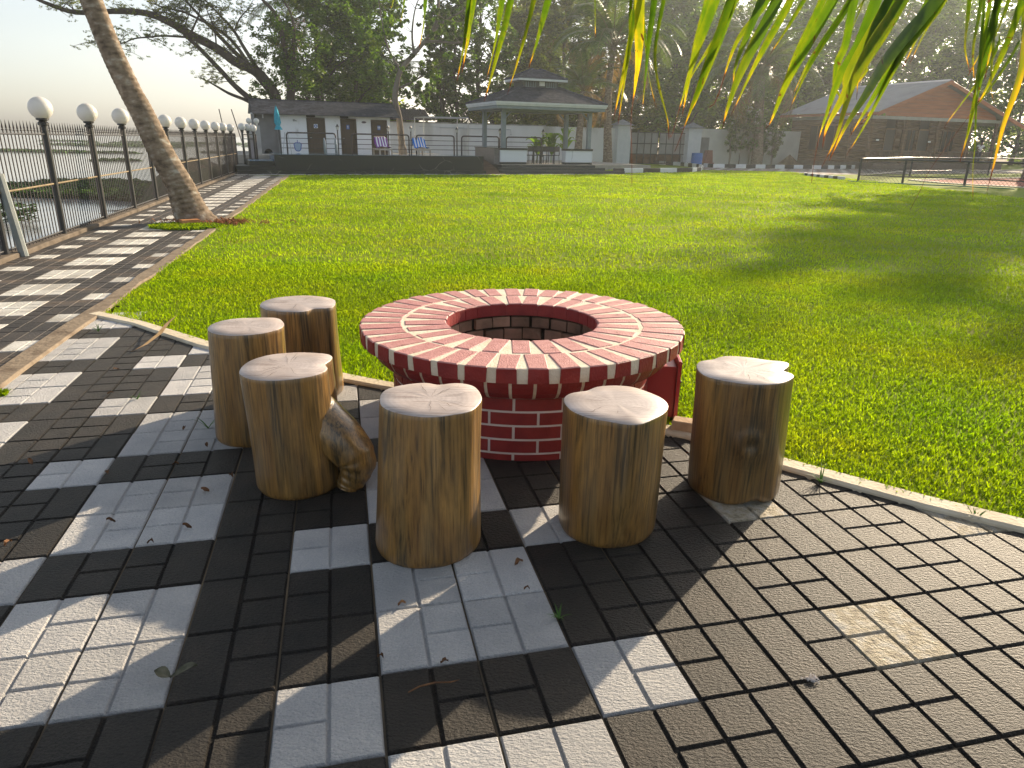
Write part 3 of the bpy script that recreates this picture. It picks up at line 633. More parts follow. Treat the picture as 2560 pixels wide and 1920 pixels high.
for sx, a, L_ in ((-1, .35, .05), (1, .45, .075)):      # grey twin leaf
    m_ = [(-.988+sx*L_*f*math.cos(a), 1.663+L_*f*math.sin(a)*(.2+.8*(sx > 0)), .012+.02*math.sin(f*2), .022*math.sin(math.pi*min(1, f*.95+.05))) for f in [i/6 for i in range(7)]]
    for p, q in zip(m_, m_[1:]):
        b.poly([(p[0], p[1]-p[3], p[2]+.006), (q[0], q[1]-q[3], q[2]+.006), (q[0], q[1], q[2]), (p[0], p[1], p[2])]); b.poly([(p[0], p[1], p[2]), (q[0], q[1], q[2]), (q[0], q[1]+q[3], q[2]+.006), (p[0], p[1]+p[3], p[2]+.006)])
tag(b.build('dry_leaf_pair', mat('grey_leaf', [(.35, (.07, .07, .045)), (.7, (.13, .125, .09))], 60, .8, .1), smooth=True), 'pair of grey green dry leaves on a joint between white and black pavers', 'leaf')
b = MB(); P = [(-2.785, 4.907), (-2.737, 5.023), (-2.744, 5.263), (-2.798, 5.522), (-2.806, 5.71)]
for i, ((x0, y0), (x1, y1)) in enumerate(zip(P, P[1:])):
    w0, w1 = .022*math.sin(math.pi*(i+.2)/4.4), .022*math.sin(math.pi*(i+1.2)/4.4)
    b.poly([(x0-w0, y0, .02+.02*i), (x0+w0, y0, .026+.02*i), (x1+w1, y1, .046+.02*i), (x1-w1, y1, .04+.02*i)])
tag(b.build('dry_frond_strip', mat('straw', [(.3, (.42, .25, .10)), (.7, (.56, .37, .18))], 20, .7, .2)), 'long dry tan strip of palm frond lying across the lawn curb', 'palm leaf')
b = MB()
P = [(-.285, 1.63, .006), (-.255, 1.65, .010), (-.21, 1.665, .012), (-.165, 1.67, .010), (-.14, 1.685, .006)]
b.tube(P, [.002, .003, .003, .0025, .001], 5); tag(b.build('twig', m_leaf, tint=True), 'thin green brown twig on a white paver at the bottom of the patio', 'twig')
b = MB(); g = random.Random(2)
for i in range(46):
    a = g.uniform(0, 6.28); l_ = g.uniform(.006, .02); x, y = .92+g.gauss(0, .008), 1.714+g.gauss(0, .005); b.tube([(x, y, .004), (x+l_*.6*math.cos(a), y+l_*.6*math.sin(a),   .007+g.random()*.006), (x+l_*math.cos(a), y+l_*math.sin(a), .004)], .0012, 3, cap=False)
tag(b.build('feather', mat('white_down', [(0, (.7, .66, .64))], rough=.9, trans=.3)), 'small white downy feather lying on a joint of the sunlit dark pavers', 'feather')
m_weedb = mat('weed_blade', [(.3, (.05, .13, .02)), (.7, (.09, .19, .03))], 6, .5, .3, trans=.35)
def weed(x, y, n, L_, lab, seed):
    g = random.Random(seed); b = MB()
    for i in range(n):
        a = g.uniform(0, 6.28); l_ = L_*g.uniform(.5, 1.1); w_ = .0035; P = []
        for k in range(5):
            f = k/4; P.append((x+math.cos(a)*l_*f*g.uniform(.7, .8), y+math.sin(a)*l_*f*.75, l_*.75*f*(1.25-.6*f)))
        for k in range(4):
            w0, w1 = w_*(1-k/4)+.0004, w_*(1-(k+1)/4)+.0004; sx, sy = -math.sin(a), math.cos(a)
            p, q = P[k], P[k+1]; b.poly([(p[0]-sx*w0, p[1]-sy*w0, p[2]), (p[0]+sx*w0, p[1]+sy*w0, p[2]), (q[0]+sx*w1, q[1]+sy*w1, q[2]), (q[0]-sx*w1, q[1]-sy*w1, q[2])])
    tag(b.build('weed', m_weedb), lab, 'weed', 'weeds between the pavers')
for a in [(-1.667, 3.563, 9, .12, 'sparse grassy weed sprouting from white pavers by the tall smooth stool', 1), (-3.377, 5.527, 10, .10, 'grassy weed on the cream pavers at the far left corner of the patio', 2), (-2.275, 3.99, 8, .09, 'dry looking weed on black pavers above a white paver pair', 3),
          (.173, 1.983, 12, .06, 'small tuft of weed at the right edge of the front white paver block', 4), (1.485, 3.031, 12, .14, 'tall thin weed against the lawn curb right of the knotted stool', 5), (2.02, 2.70, 9, .09, 'faint weed by the lawn curb at the far right', 7)]: weed(*a)
g_ = np.random.default_rng(9)
# mossy patch at the left edge and grass at the palm foot
def tuft(name, cx, cy, rx, ry, n, L_, lab, seed, rot=0):
    g = np.random.default_rng(seed); q = np.sqrt(g.random(n)); a = g.uniform(0, 6.283, n); x = cx+q*rx*np.cos(a); y = cy+q*ry*np.sin(a)
    az = g.uniform(0, 6.283, n); ln = L_*g.uniform(.5, 1.2, n); W = .004+.0006*math.hypot(cx, cy); rr_ = ln*.7; px, py = -np.sin(az)*W, np.cos(az)*W
    V = np.zeros((n, 5, 3)); z0 = .0
    V[:, 0] = np.c_[x-px, y-py, 0*x+z0]; V[:, 1] = np.c_[x+px, y+py, 0*x+z0]; mx, my = x+np.cos(az)*rr_*.5, y+np.sin(az)*rr_*.5
    V[:, 2] = np.c_[mx+px, my+py, ln*.6]; V[:, 3] = np.c_[mx-px, my-py, ln*.6]; V[:, 4] = np.c_[x+np.cos(az)*rr_*1.2, y+np.sin(az)*rr_*1.2, ln*.75]
    blade_object(name, [(V.reshape(-1, 3), np.arange(n)*5, g.uniform(.6, 1.3, n))], m_blade, lab)
tuft('grass_tuft', -3.2, 4.02, .11, .07, 420, .035, 'tuft of grass growing over the pavers at the left edge', 21)
b = MB(); b.poly([(x, y, .004) for x, y in [LG(u, v)[:2] for u, v in ((-9.9, 39.2), (-9.6, 38.3), (-8.9, 37.9), (-7.2, 37.6), (-7.2, 43.6), (-8.6, 43.4), (-9.5, 42.2))]])
struct(b.build('tree_pit_soil', mat('tree_pit_soil', [(.3, (.09, .075, .03)), (.55, (.16, .12, .05)), (.7, (.12, .14, .04))], 3, .95, .1, 1, 40)))
tuft('grass_tuft', -5.75, 12.5, .62, .45, 2600, .07, 'patch of grass in the paving around the foot of the leaning palm', 22)
b = MB(); g = random.Random(4); b.ti = 1
for i in range(260):
    a = g.uniform(0, 6.28); d = abs(g.gauss(0, .4))+.15; x, y = -5.55+d*math.cos(a)*1.1, 13.15+d*math.sin(a)*.5
    a2 = g.uniform(0, 6.28); l_ = g.uniform(.06, .22); b.tube([(x, y, .02), (x+l_*.5*math.cos(a2), y+l_*.5*math.sin(a2), .05+g.random()*.05), (x+l_*math.cos(a2), y+l_*math.sin(a2), .015)], .006, 3, cap=False)
tag(b.build('dry_roots', mat('rusty_roots', [(.3, (.20, .075, .03)), (.7, (.36, .16, .07))], 5, .9, .1)), 'rust coloured tangle of dry roots around the leaning palm', 'roots', kind='stuff')
b = MB(); c, s = math.cos(.75), math.sin(.75)
b.bbox((-.16, -.07, 0), (.16, .07, .10), lambda x, y, z: (-5.83+x*c-y*s, 12.82+x*s+y*c, .0+z), .008)
tag(b.build('clay_brick', mat('orange_clay', [(.3, (.40, .17, .07)), (.7, (.52, .26, .12))], 8, .9, .1, .5, 40)), 'orange clay brick against the foot of the leaning palm', 'brick')

# ------------------------------------------------------------------ hanging coconut frond close to the camera
def leafletmat():
    m = bpy.data.materials.new('frond_leaflet'); m.use_nodes = True; N = m.node_tree.nodes; L = m.node_tree.links; p = N['Principled BSDF']; out = N['Material Output']
    tc = N.new('ShaderNodeTexCoord'); at = N.new('ShaderNodeAttribute'); at.attribute_name = 'age'
    n1 = N.new('ShaderNodeTexNoise'); n1.inputs['Scale'].default_value = 9; n1.inputs['Detail'].default_value = 6; mp = N.new('ShaderNodeMapping'); mp.inputs['Scale'].default_value = (5, 5, 1)
    L.new(tc.outputs['Object'], mp.inputs[0]); L.new(mp.outputs[0], n1.inputs['Vector'])
    ad = N.new('ShaderNodeMath'); ad.operation = 'MULTIPLY_ADD'; ad.inputs[1].default_value = .42; L.new(n1.outputs[0], ad.inputs[0]); L.new(at.outputs['Fac'], ad.inputs[2])
    rp = N.new('ShaderNodeValToRGB'); el = rp.color_ramp.elements
    for _ in range(4): el.new(.5)
    for e_, (q, c) in zip(el, [(.18, (.018, .050, .003)), (.42, (.05, .10, .004)), (.66, (.16, .18, .006)), (.82, (.46, .29, .012)), (1.0, (.30, .12, .02)), (1.0, (.06, .02, .012))]): e_.position = q; e_.color = (*c, 1)
    el[4].position = .97; el[5].position = 1.0
    L.new(ad.outputs[0], rp.inputs[0])
    n2 = N.new('ShaderNodeTexNoise'); n2.inputs['Scale'].default_value = 26; n2.inputs['Detail'].default_value = 4; m2 = N.new('ShaderNodeMapping'); m2.inputs['Scale'].default_value = (2.2, 2.2, .8); L.new(tc.outputs['Object'], m2.inputs[0]); L.new(m2.outputs[0], n2.inputs['Vector'])
    r2_ = N.new('ShaderNodeValToRGB'); r2_.color_ramp.elements[0].position = .665; r2_.color_ramp.elements[1].position = .70; L.new(n2.outputs[0], r2_.inputs[0])
    mx = N.new('ShaderNodeMix'); mx.data_type = 'RGBA'; L.new(r2_.outputs[0], mx.inputs[0]); L.new(rp.outputs[0], mx.inputs[6]); mx.inputs[7].default_value = (.06, .025, .01, 1)
    L.new(mx.outputs[2], p.inputs['Base Color']); p.inputs['Roughness'].default_value = .4
    tr = N.new('ShaderNodeBsdfTranslucent'); m3 = N.new('ShaderNodeMix'); m3.data_type = 'RGBA'; m3.blend_type = 'MULTIPLY'; m3.inputs[0].default_value = 1; L.new(mx.outputs[2], m3.inputs[6]); m3.inputs[7].default_value = (1.6, 1.55, .9, 1)
    L.new(m3.outputs[2], tr.inputs[0]); ms = N.new('ShaderNodeMixShader'); ms.inputs[0].default_value = .62; L.new(p.outputs[0], ms.inputs[1]); L.new(tr.outputs[0], ms.inputs[2]); L.new(ms.outputs[0], out.inputs[0])
    return m
m_leaflet = leafletmat()
LEAFLETS = [(0.0109,0,[[-0.239,1.815,2.029],[-0.355,2.237,1.894],[-0.391,2.4,1.903]]),(0.0144,0,[[-0.217,1.785,2.021],[-0.292,2.013,1.857],[-0.318,2.1,1.817]]),(0.0168,0,[[-0.193,1.785,2.021],[-0.229,1.937,1.846],[-0.253,2.088,1.814],[-0.269,2.1,1.756]]),(0.0168,0,[[-0.091,1.785,2.023],[-0.123,1.937,1.847],[-0.146,2.088,1.767],[-0.167,2.1,1.675]]),(0.0263,0,[[-0.072,1.785,2.023],[-0.11,1.937,1.847],[-0.133,2.088,1.787],[-0.153,2.1,1.696]]),(0.0215,0,[[-0.003,1.785,2.024],[-0.04,1.937,1.849],[-0.06,2.088,1.783],[-0.086,2.1,1.677]]),(0.0263,0,[[0.026,1.785,2.025],[-0.021,1.937,1.849],[-0.052,2.088,1.759],[-0.091,2.1,1.625]]),(0.0239,0,[[0.078,1.785,2.025],[0.035,1.937,1.85],[0.008,2.088,1.76],[-0.028,2.1,1.643]]),(0.0263,0,[[0.114,1.785,2.026],[0.072,1.937,1.85],[0.055,2.088,1.79],[0.03,2.1,1.711]]),(0.0082,0,[[0.164,1.815,2.035],[0.216,2.237,1.904],[0.238,2.4,1.827]]),(0.04,1,[[0.262,1.781,2.027],[0.286,1.863,1.841],[0.304,1.945,1.739],[0.308,2.027,1.588],[0.322,2.065,1.499],[0.329,2.065,1.407]]),(0.0263,0,[[0.287,1.785,2.029],[0.289,1.937,1.854],[0.295,2.088,1.745],[0.27,2.1,1.582]]),(0.0179,0,[[0.28,1.785,2.029],[0.283,1.937,1.801],[0.294,2.088,1.705],[0.284,2.1,1.572]]),(0.0239,0,[[0.315,1.785,2.029],[0.331,1.937,1.855],[0.349,2.088,1.755],[0.349,2.1,1.61]]),(0.0109,0,[[0.249,1.815,2.037],[0.344,2.097,1.786],[0.408,2.378,1.72],[0.444,2.4,1.623]]),(0.0191,0,[[0.345,1.785,2.03],[0.339,1.861,1.842],[0.342,1.937,1.763],[0.358,2.013,1.716],[0.387,2.088,1.669],[0.421,2.1,1.585],[0.43,2.1,1.532]]),(0.0359,1,[[0.499,1.785,2.032],[0.473,1.899,1.85],[0.458,2.013,1.73],[0.439,2.1,1.554],[0.432,2.1,1.549]]),(0.04,1,[[0.523,1.77,2.028],[0.486,1.822,1.838],[0.466,1.874,1.73],[0.436,1.926,1.581],[0.425,1.95,1.527],[0.417,1.95,1.502]]),(0.0239,0,[[0.573,1.785,2.033],[0.521,1.899,1.851],[0.516,2.013,1.792],[0.484,2.1,1.713],[0.46,2.1,1.653]]),(0.0263,1,[[0.678,1.785,2.035],[0.59,1.899,1.844],[0.564,2.013,1.771],[0.554,2.1,1.646],[0.533,2.1,1.618]]),(0.04,0,[[0.645,1.75,2.025],[0.571,1.752,1.827],[0.514,1.754,1.694],[0.491,1.755,1.612],[0.482,1.755,1.557]]),(0.0311,0,[[0.694,1.785,2.035],[0.664,1.937,1.86],[0.644,2.088,1.734],[0.596,2.1,1.598]]),(0.0383,0,[[0.791,1.785,2.036],[0.754,1.899,1.855],[0.716,2.013,1.696],[0.712,2.1,1.59],[0.698,2.1,1.568]]),(0.0383,0,[[0.845,1.785,2.037],[0.812,1.937,1.862],[0.792,2.088,1.736],[0.757,2.1,1.615]]),(0.0109,0,[[0.924,1.815,2.047],[0.976,2.237,1.916],[1.014,2.4,1.901]]),(0.0109,0,[[0.839,1.815,2.046],[0.973,2.237,1.911],[1.001,2.4,1.789]]),(0.04,1,[[0.841,1.77,2.033],[0.813,1.802,1.84],[0.802,1.835,1.743],[0.783,1.868,1.679],[0.778,1.9,1.594],[0.783,1.933,1.536],[0.787,1.95,1.47],[0.788,1.95,1.448],[0.788,1.95,1.43]]),(0.04,0,[[0.892,1.75,2.028],[0.821,1.752,1.831],[0.76,1.753,1.687],[0.756,1.754,1.643],[0.727,1.755,1.567],[0.723,1.755,1.519]]),(0.04,0,[[0.933,1.735,2.024],[0.82,1.694,1.821],[0.758,1.654,1.737],[0.705,1.614,1.644],[0.682,1.595,1.542],[0.662,1.595,1.48]]),(0.04,0,[[1.024,1.71,2.019],[0.846,1.606,1.807],[0.724,1.502,1.696],[0.639,1.398,1.612],[0.592,1.35,1.557],[0.572,1.35,1.497]]),(0.0359,0,[[1.029,1.785,2.04],[0.973,1.899,1.807],[0.986,2.013,1.739],[0.98,2.1,1.643],[0.937,2.1,1.549]]),(0.0311,0,[[1.045,1.785,2.04],[0.988,1.899,1.824],[0.993,2.013,1.746],[0.976,2.1,1.59],[0.936,2.1,1.498]]),(0.0168,0,[[1.047,1.785,2.04],[1.042,1.937,1.866],[1.089,2.088,1.825],[1.067,2.1,1.739]]),(0.0168,0,[[1.027,1.785,2.04],[1.005,1.899,1.859],[1.043,2.013,1.833],[1.066,2.1,1.776],[1.05,2.1,1.727]]),(0.0144,0,[[0.945,1.785,2.039],[1.005,2.013,1.878],[1.036,2.1,1.853]]),(0.0287,0,[[1.02,1.785,2.04],[1.126,1.937,1.867],[1.222,2.088,1.778],[1.256,2.1,1.687]]),(0.0287,0,[[1.079,1.785,2.041],[1.134,1.876,1.857],[1.185,1.967,1.759],[1.24,2.058,1.645],[1.266,2.1,1.568],[1.261,2.1,1.487]]),(0.0359,0,[[1.153,1.785,2.042],[1.203,1.899,1.862],[1.257,2.013,1.765],[1.284,2.1,1.662],[1.262,2.1,1.635]]),(0.0287,1,[[1.173,1.785,2.042],[1.192,1.85,1.803],[1.229,1.915,1.773],[1.239,1.98,1.702],[1.232,2.045,1.619],[1.184,2.1,1.472],[1.164,2.1,1.405],[1.146,2.1,1.352]]),(0.0144,0,[[1.017,1.785,2.04],[1.125,1.876,1.701],[1.189,1.967,1.64],[1.267,2.058,1.529],[1.301,2.1,1.474],[1.322,2.1,1.384]]),(0.0144,0,[[1.05,1.785,2.041],[1.164,1.937,1.669],[1.258,2.088,1.595],[1.262,2.1,1.487]]),(0.04,0,[[1.152,1.75,2.032],[1.139,1.752,1.836],[1.133,1.753,1.776],[1.143,1.754,1.682],[1.133,1.755,1.574],[1.134,1.755,1.483],[1.134,1.755,1.425]]),(0.012,0,[[1.116,1.785,2.042],[1.169,1.937,1.815],[1.249,2.088,1.779],[1.233,2.1,1.712]]),(0.0239,0,[[1.088,1.785,2.041],[1.28,2.013,1.883],[1.364,2.1,1.777]]),(0.0215,0,[[1.126,1.785,2.042],[1.196,1.937,1.869],[1.272,2.088,1.79],[1.281,2.1,1.702]])]
fr = thing('palm_frond', 'green and yellow coconut frond with brown tipped leaflets hanging down over the lawn', 'palm frond', (1.25, 1.78, 2.07))
b = MB(); b.tube([(2.4, 1.55, 2.55), (1.8, 1.68, 2.28), (1.25, 1.76, 2.10), (.7, 1.77, 2.05), (.2, 1.78, 2.04), (-.25, 1.80, 2.03)], [.022, .019, .015, .012, .009, .005], 8)
b.build('rachis', mat('rachis_green', [(.3, (.12, .16, .02)), (.7, (.22, .22, .03))], 6, .5, .3), fr, smooth=True)
EXTRA = []
for k in (12, 16, 17, 18, 20, 21, 22, 23, 26, 27, 28, 30, 31, 35, 36, 38):     # a second, thinner leaflet beside these
    w_, tl_, P = LEAFLETS[k]; ox = (.03 if k % 2 else -.028); q = .78+.05*(k % 4); m_ = max(3, int(len(P)*q+.5))
    EXTRA.append((w_*.72, 0, [[p[0]+ox*(1-.3*i)+.012*i, p[1]+.05*(k % 3), p[2]+.012*i*i*.4] for i, p in enumerate(P[:m_])]))
for li, (w_, tail, P) in enumerate(LEAFLETS+EXTRA):
    g = random.Random(li*3+1); C = catmull(P); n = len(C); b = MB(); age = []
    L_ = [0]
    for a, c in zip(C, C[1:]): L_.append(L_[-1]+float(np.linalg.norm(c-a)))
    tilt = g.uniform(-.5, .5); fold = g.uniform(.25, .6); rows = []; split = 1 if g.random() < .5 else 0
    old = g.uniform(-.02, .14)+(.20 if li in (10, 41) else 0)-(.10 if li in (29, 35, 13, 43) else 0)
    tail0 = 1.0
    if tail: tail0 = 1-{10: .30, 16: .12, 17: .10, 19: .14, 26: .16, 38: .30}.get(li, .15)
    for i, (p, l) in enumerate(zip(C, L_)):
        f = l/L_[-1]; fb = min(1, f/tail0)
        t = (C[min(i+1, n-1)]-C[max(i-1, 0)]); t /= np.linalg.norm(t)
        view = np.array([tilt, -1, .15*tilt]); side = np.cross(t, view); side /= np.linalg.norm(side); nor = np.cross(side, t)
        prof = (.55+.45*min(1, fb*3))*(1 if fb < .58 else max(0, 1-((fb-.58)/.42)**1.4))
        hw = max(.0012 if f < 1 else .0005, w_*.31*prof)
        wl = hw*(1+.10*mnoise.noise(Vector((f*9, li, 0)))); wr = hw*(1+.10*mnoise.noise(Vector((f*9, li, 5))))
        if split and fb > .62: wr *= max(.12, 1-(fb-.62)*3.2*(.6+.4*g.random()))
        rows.append((p-side*wl+nor*wl*fold, p, p+side*wr+nor*wr*fold)); 
        age.append(.02+old+.34*fb**2.2+(.55*max(0, (fb-.9)/.1) if fb < 1 else .9))
    V = [tuple(q) for r_ in rows for q in r_]; F = []
    for i in range(n-1): F += [(i*3, i*3+1, i*3+4, i*3+3), (i*3+1, i*3+2, i*3+5, i*3+4)]
    b.add(V, F); o = b.build('leaflet', m_leaflet, fr, smooth=True)
    at = o.data.attributes.new('age', 'FLOAT', 'POINT'); vals = []
    for i, a in enumerate(age): e_ = .05*mnoise.noise(Vector((i*.4, li*2, 1))); vals += [a+.09+e_, a, a+.12-e_]
    at.data.foreach_set('value', np.array(vals, 'f'))

# ------------------------------------------------------------------ coconut palms
m_frond = mat('palm_leaf', [(.3, (.040, .080, .012)), (.6, (.07, .12, .018)), (.8, (.12, .14, .028))], .8, .35, .5, trans=.3, tcol=(1.6, 1.5, .6), tint=True)
m_frondold = mat('palm_leaf_old', [(.3, (.13, .085, .025)), (.6, (.20, .13, .035)), (.8, (.14, .11, .035))], .8, .5, .3, trans=.35, tcol=(1.5, 1.3, .6), tint=True)
m_rach = mat('palm_rachis', [(.3, (.10, .09, .03)), (.7, (.16, .13, .05))], 2, .5, .4)
def frond_mesh(name, L_, curl, nleaf, ll, seed, m, wdt=.05, droop=.8):
    g = np.random.default_rng(seed); b = MB(); P = []; a = 0.; p = np.zeros(3); n = 22; ang = .55
    for i in range(n+1):
        P.append(p.copy()); ang_i = .35-curl*(i/n)**1.3; p = p+np.array([math.cos(ang_i), 0, math.sin(ang_i)])*L_/n
    b.mi = 1; b.tube(P, [.035*(1-i/n)+.006 for i in range(n+1)], 5, cap=False); b.mi = 0
    for i in range(nleaf):
        f = .16+.84*(i+.5)/nleaf; q = f*n; k = min(int(q), n-1); base = P[k]+(P[k+1]-P[k])*(q-k); t = P[k+1]-P[k]; t /= np.linalg.norm(t)
        for sd_ in (-1, 1):
            l_ = ll*(math.sin(math.pi*min(1, f*.86+.12))**.6)*g.uniform(.8, 1.1); d = np.array([0, sd_, 0])*.85+t*.55+np.array([0, 0, .12]); d /= np.linalg.norm(d)
            dr = droop*g.uniform(.6, 1.3); b.ti = g.uniform(.65, 1.35)
            m1 = base+d*l_*.5+np.array([0, 0, -dr*l_*.12]); tp = base+d*l_*.86+np.array([0, 0, -dr*l_*.55]); wv = t*wdt*.5
            b.add([tuple(base-wv*.5), tuple(base+wv*.5), tuple(m1+wv), tuple(m1-wv), tuple(tp)], [(0, 1, 2, 3), (3, 2, 4)])
    me_o = b.build(name, [m, m_rach], None, tint=True); me = me_o.data; bpy.data.objects.remove(me_o); return me
FRM = [frond_mesh('frond', 4.6, 1.5, 62, 1.0, 1, m_frond, .06), frond_mesh('frond', 4.9, 1.95, 62, 1.05, 2, m_frond, .06, 1.1), frond_mesh('frond', 4.4, 2.5, 58, .95, 3, m_frond, .06, 1.3)]
FRO = frond_mesh('frond', 4.3, 2.5, 46, .95, 4, m_frondold, .06, 1.6)
def palm(label, pts, rad, nf, seed, scale=1., nold=3, group=None, name='coconut_palm', low=True):
    g = random.Random(seed); t = thing(name, label, 'palm tree', pts[0], group); b = MB(); C = catmull(pts, 10); n = len(C)
    rs = [float(np.interp(i/(n-1), np.linspace(0, 1, len(rad)), rad))*(1+.022*(i % 2)) for i in range(n)]; b.tube(C, rs, 12)
    b.t = [1]*len(b.f); b.build('trunk', m_palmbark, t, smooth=True, tint=True); top = Vector(pts[-1]); o_ = Vector(pts[0])
    for i in range(nf):
        a = i*2.39996+seed; k = i/nf; me = FRM[0 if k < .4 else (1 if k < .75 else 2)]; pit_ = R(-62)+R(70)*k+g.uniform(-.12, .12)
        if i >= nf-nold: me = FRO; pit_ = R(20)
        o = bpy.data.objects.new('frond', me); COL.objects.link(o); o.parent = t; o.location = top-o_+Vector((0, 0, .05*(1-k)))
        o.rotation_euler = (g.uniform(-.15, .15), pit_, a); s_ = scale*g.uniform(.85, 1.12); o.scale = (s_, s_, s_)
    b = MB()
    for k in range(9):
        a = k*.7; b.sphere((top.x+.22*math.cos(a), top.y+.22*math.sin(a), top.z-.25-.1*(k % 2)), .12, 8, 6, 1.2)
    b.build('coconuts', mat('coconut_green', [(.3, (.12, .13, .03)), (.7, (.22, .17, .05))], 3, .5, .3), t, smooth=True)
    return t
def fine_trunk(o): return o
# the leaning palm by the lake path: its trunk is seen close, so it has its own ringed mesh
t = thing('leaning_palm', 'coconut palm with a thick grey ringed trunk leaning over the lakeside path', 'palm tree', (-5.95, 13.3, 0))
pts = [(-5.86, 13.3, -.05), (-5.97, 13.3, .12), (-6.059, 13.3, .358), (-6.146, 13.3, .658), (-6.393, 13.3, 1.191), (-6.628, 13.3, 1.838), (-6.825, 13.3, 2.315), (-7.06, 13.3, 2.998), (-7.234, 13.3, 3.657), (-7.55, 13.2, 5.0), (-7.85, 13.1, 6.6), (-8.0, 13.0, 8.0)]
rads = [.37, .315, .272, .240, .214, .196, .187, .178, .172, .155, .145, .14]
C = catmull(pts, 20); n = len(C); b = MB(); L_ = 0; nn_ = 40; V = []
for i, p in enumerate(C):
    r0 = float(np.interp(i/20, range(len(rads)), rads)); z = p[2]
    for j in range(nn_):
        a = 2*math.pi*j/nn_; q = Vector((math.cos(a)*1.2, math.sin(a)*1.2, z*1.5))
        ph = z*2*math.pi/.085+1.6*mnoise.noise(q*.9)
        r_ = r0*(1+.022*math.sin(ph)+.035*mnoise.noise(q*1.3)+.02*mnoise.noise(q*4))
        V.append((p[0]+r_*math.cos(a), p[1]+r_*math.sin(a), p[2]+.25*r_*math.cos(a)*.9))
for i in range(n-1):
    for j in range(nn_):
        b.f.append([i*nn_+j, i*nn_+(j+1) % nn_, (i+1)*nn_+(j+1) % nn_, (i+1)*nn_+j]); b.m.append(0); z = C[i][2]; a = 2*math.pi*j/nn_
        b.t.append(1.0+.09*math.sin(z*2*math.pi/.085+3.2*mnoise.noise(Vector((math.cos(a)*1.5, math.sin(a)*1.5, z*1.3))))+.26*mnoise.noise(Vector((math.cos(a)*1.6, math.sin(a)*1.6, z*1.2))))
b.v = V; b.build('trunk', m_palmbark, t, smooth=True, tint=True)
for i in range(22):
    o = bpy.data.objects.new('frond', FRM[i % 3]); COL.objects.link(o); o.parent = t; o.location = Vector((-8.0, 13.0, 8.0))-Vector((-5.95, 13.3, 0)); o.rotation_euler = (0, R(-60+75*i/22), i*2.4)

# ------------------------------------------------------------------ lakeside fence and globe lamps
def FP(v, z=0.): return PG(-13.72-.0107*v, v, z)
fence = thing('railing_fence', 'tall black railing fence with spear tips between the path and the lake', 'fence', FP(28))
V0, V1 = 20., 112.
b = MB(); nb_ = int((V1-V0)*.3/.118)
for i in range(nb_):
    v = V0+(V1-V0)*i/nb_; p = FP(v); z1 = 1.66+.004*math.sin(i)
    T = lambda x, y, z: (p[0]+x, p[1]+y, z)
    b.box((-.0055, -.0055, .05), (.0055, .0055, z1-.07), T); b.add([T(-.012, -.004, z1-.09), T(.012, -.004, z1-.09), T(.012, .004, z1-.09), T(-.012, .004, z1-.09), T(0, 0, z1+.02)], [(0, 1, 4), (1, 2, 4), (2, 3, 4), (3, 0, 4)])
    b.box((-.011, -.011, z1-.12), (.011, .011, z1-.105), T)
b.build('bars', mat('bar_metal', [(.35, (.014, .012, .014)), (.65, (.03, .022, .022))], 8, .55, .3), fence)
b = MB()
for z in (.10, .80, 1.50):
    pts = [FP(v, z) for v in np.linspace(V0, V1, 30)]; b.mi = 1 if z == .80 else 0
    b.tube(pts, .012 if z != .8 else .013, 6)
b.build('rails', [m_blackmetal, mat('dusty_rail', [(.3, (.16, .12, .07)), (.7, (.28, .22, .14))], 4, .8, .2)], fence)
NTH = ['first', 'second', 'third', 'fourth', 'fifth', 'sixth', 'seventh', 'eighth', 'ninth', 'tenth', 'eleventh', 'twelfth', 'thirteenth', 'fourteenth']
lp = thing('lamp_post', 'x', 'lamp post', (0, 0, 0), 'globe lamp posts along the lakeside fence')
b = MB(); b.lathe([(.001, -.05), (.048, -.05), (.048, 1.62), (.075, 1.63), (.075, 1.66), (.05, 1.68), (.06, 1.705), (.001, 1.705)], 14); b.build('post', m_blackmetal, lp, smooth=False)
b = MB(); b.sphere((0, 0, 1.86), .16, 28, 18); gl = b.build('globe', m_globe, lp, smooth=True)
b = MB(); b.lathe([(.062, 1.69), (.085, 1.70), (.085, 1.725), (.06, 1.735)], 16); b.build('collar', m_blackmetal, gl)
LV = [28, 35.1, 42.3, 49.4, 56.3, 63.3, 70.3, 77.4, 84.6, 92.2, 98.9, 106.6]
for i, v in enumerate(LV):
    o = lp if i == 0 else copy_tree(lp); p = FP(v); o.location = p; o.rotation_euler.z = i*.9
    o['label'] = 'black fence post cut by the left picture edge, with a globe lamp above' if i == 0 else 'globe lamp post on the lakeside fence, the %s whole one from the left' % NTH[i-1]
for i, (s, d, z, lab) in enumerate([(.37, 2.2, .3, 'white globe lamp on a black post at the corner of the pool plinth'), (.62, 2.4, .3, 'white globe lamp left of two on the black garden gate by the grey wall'), (.86, 2.4, .3, 'white globe lamp right of two on the black garden gate by the grey wall')]):
    o = copy_tree(lp); o.location = RF(s, d, z-.24-.02*i); o['label'] = lab
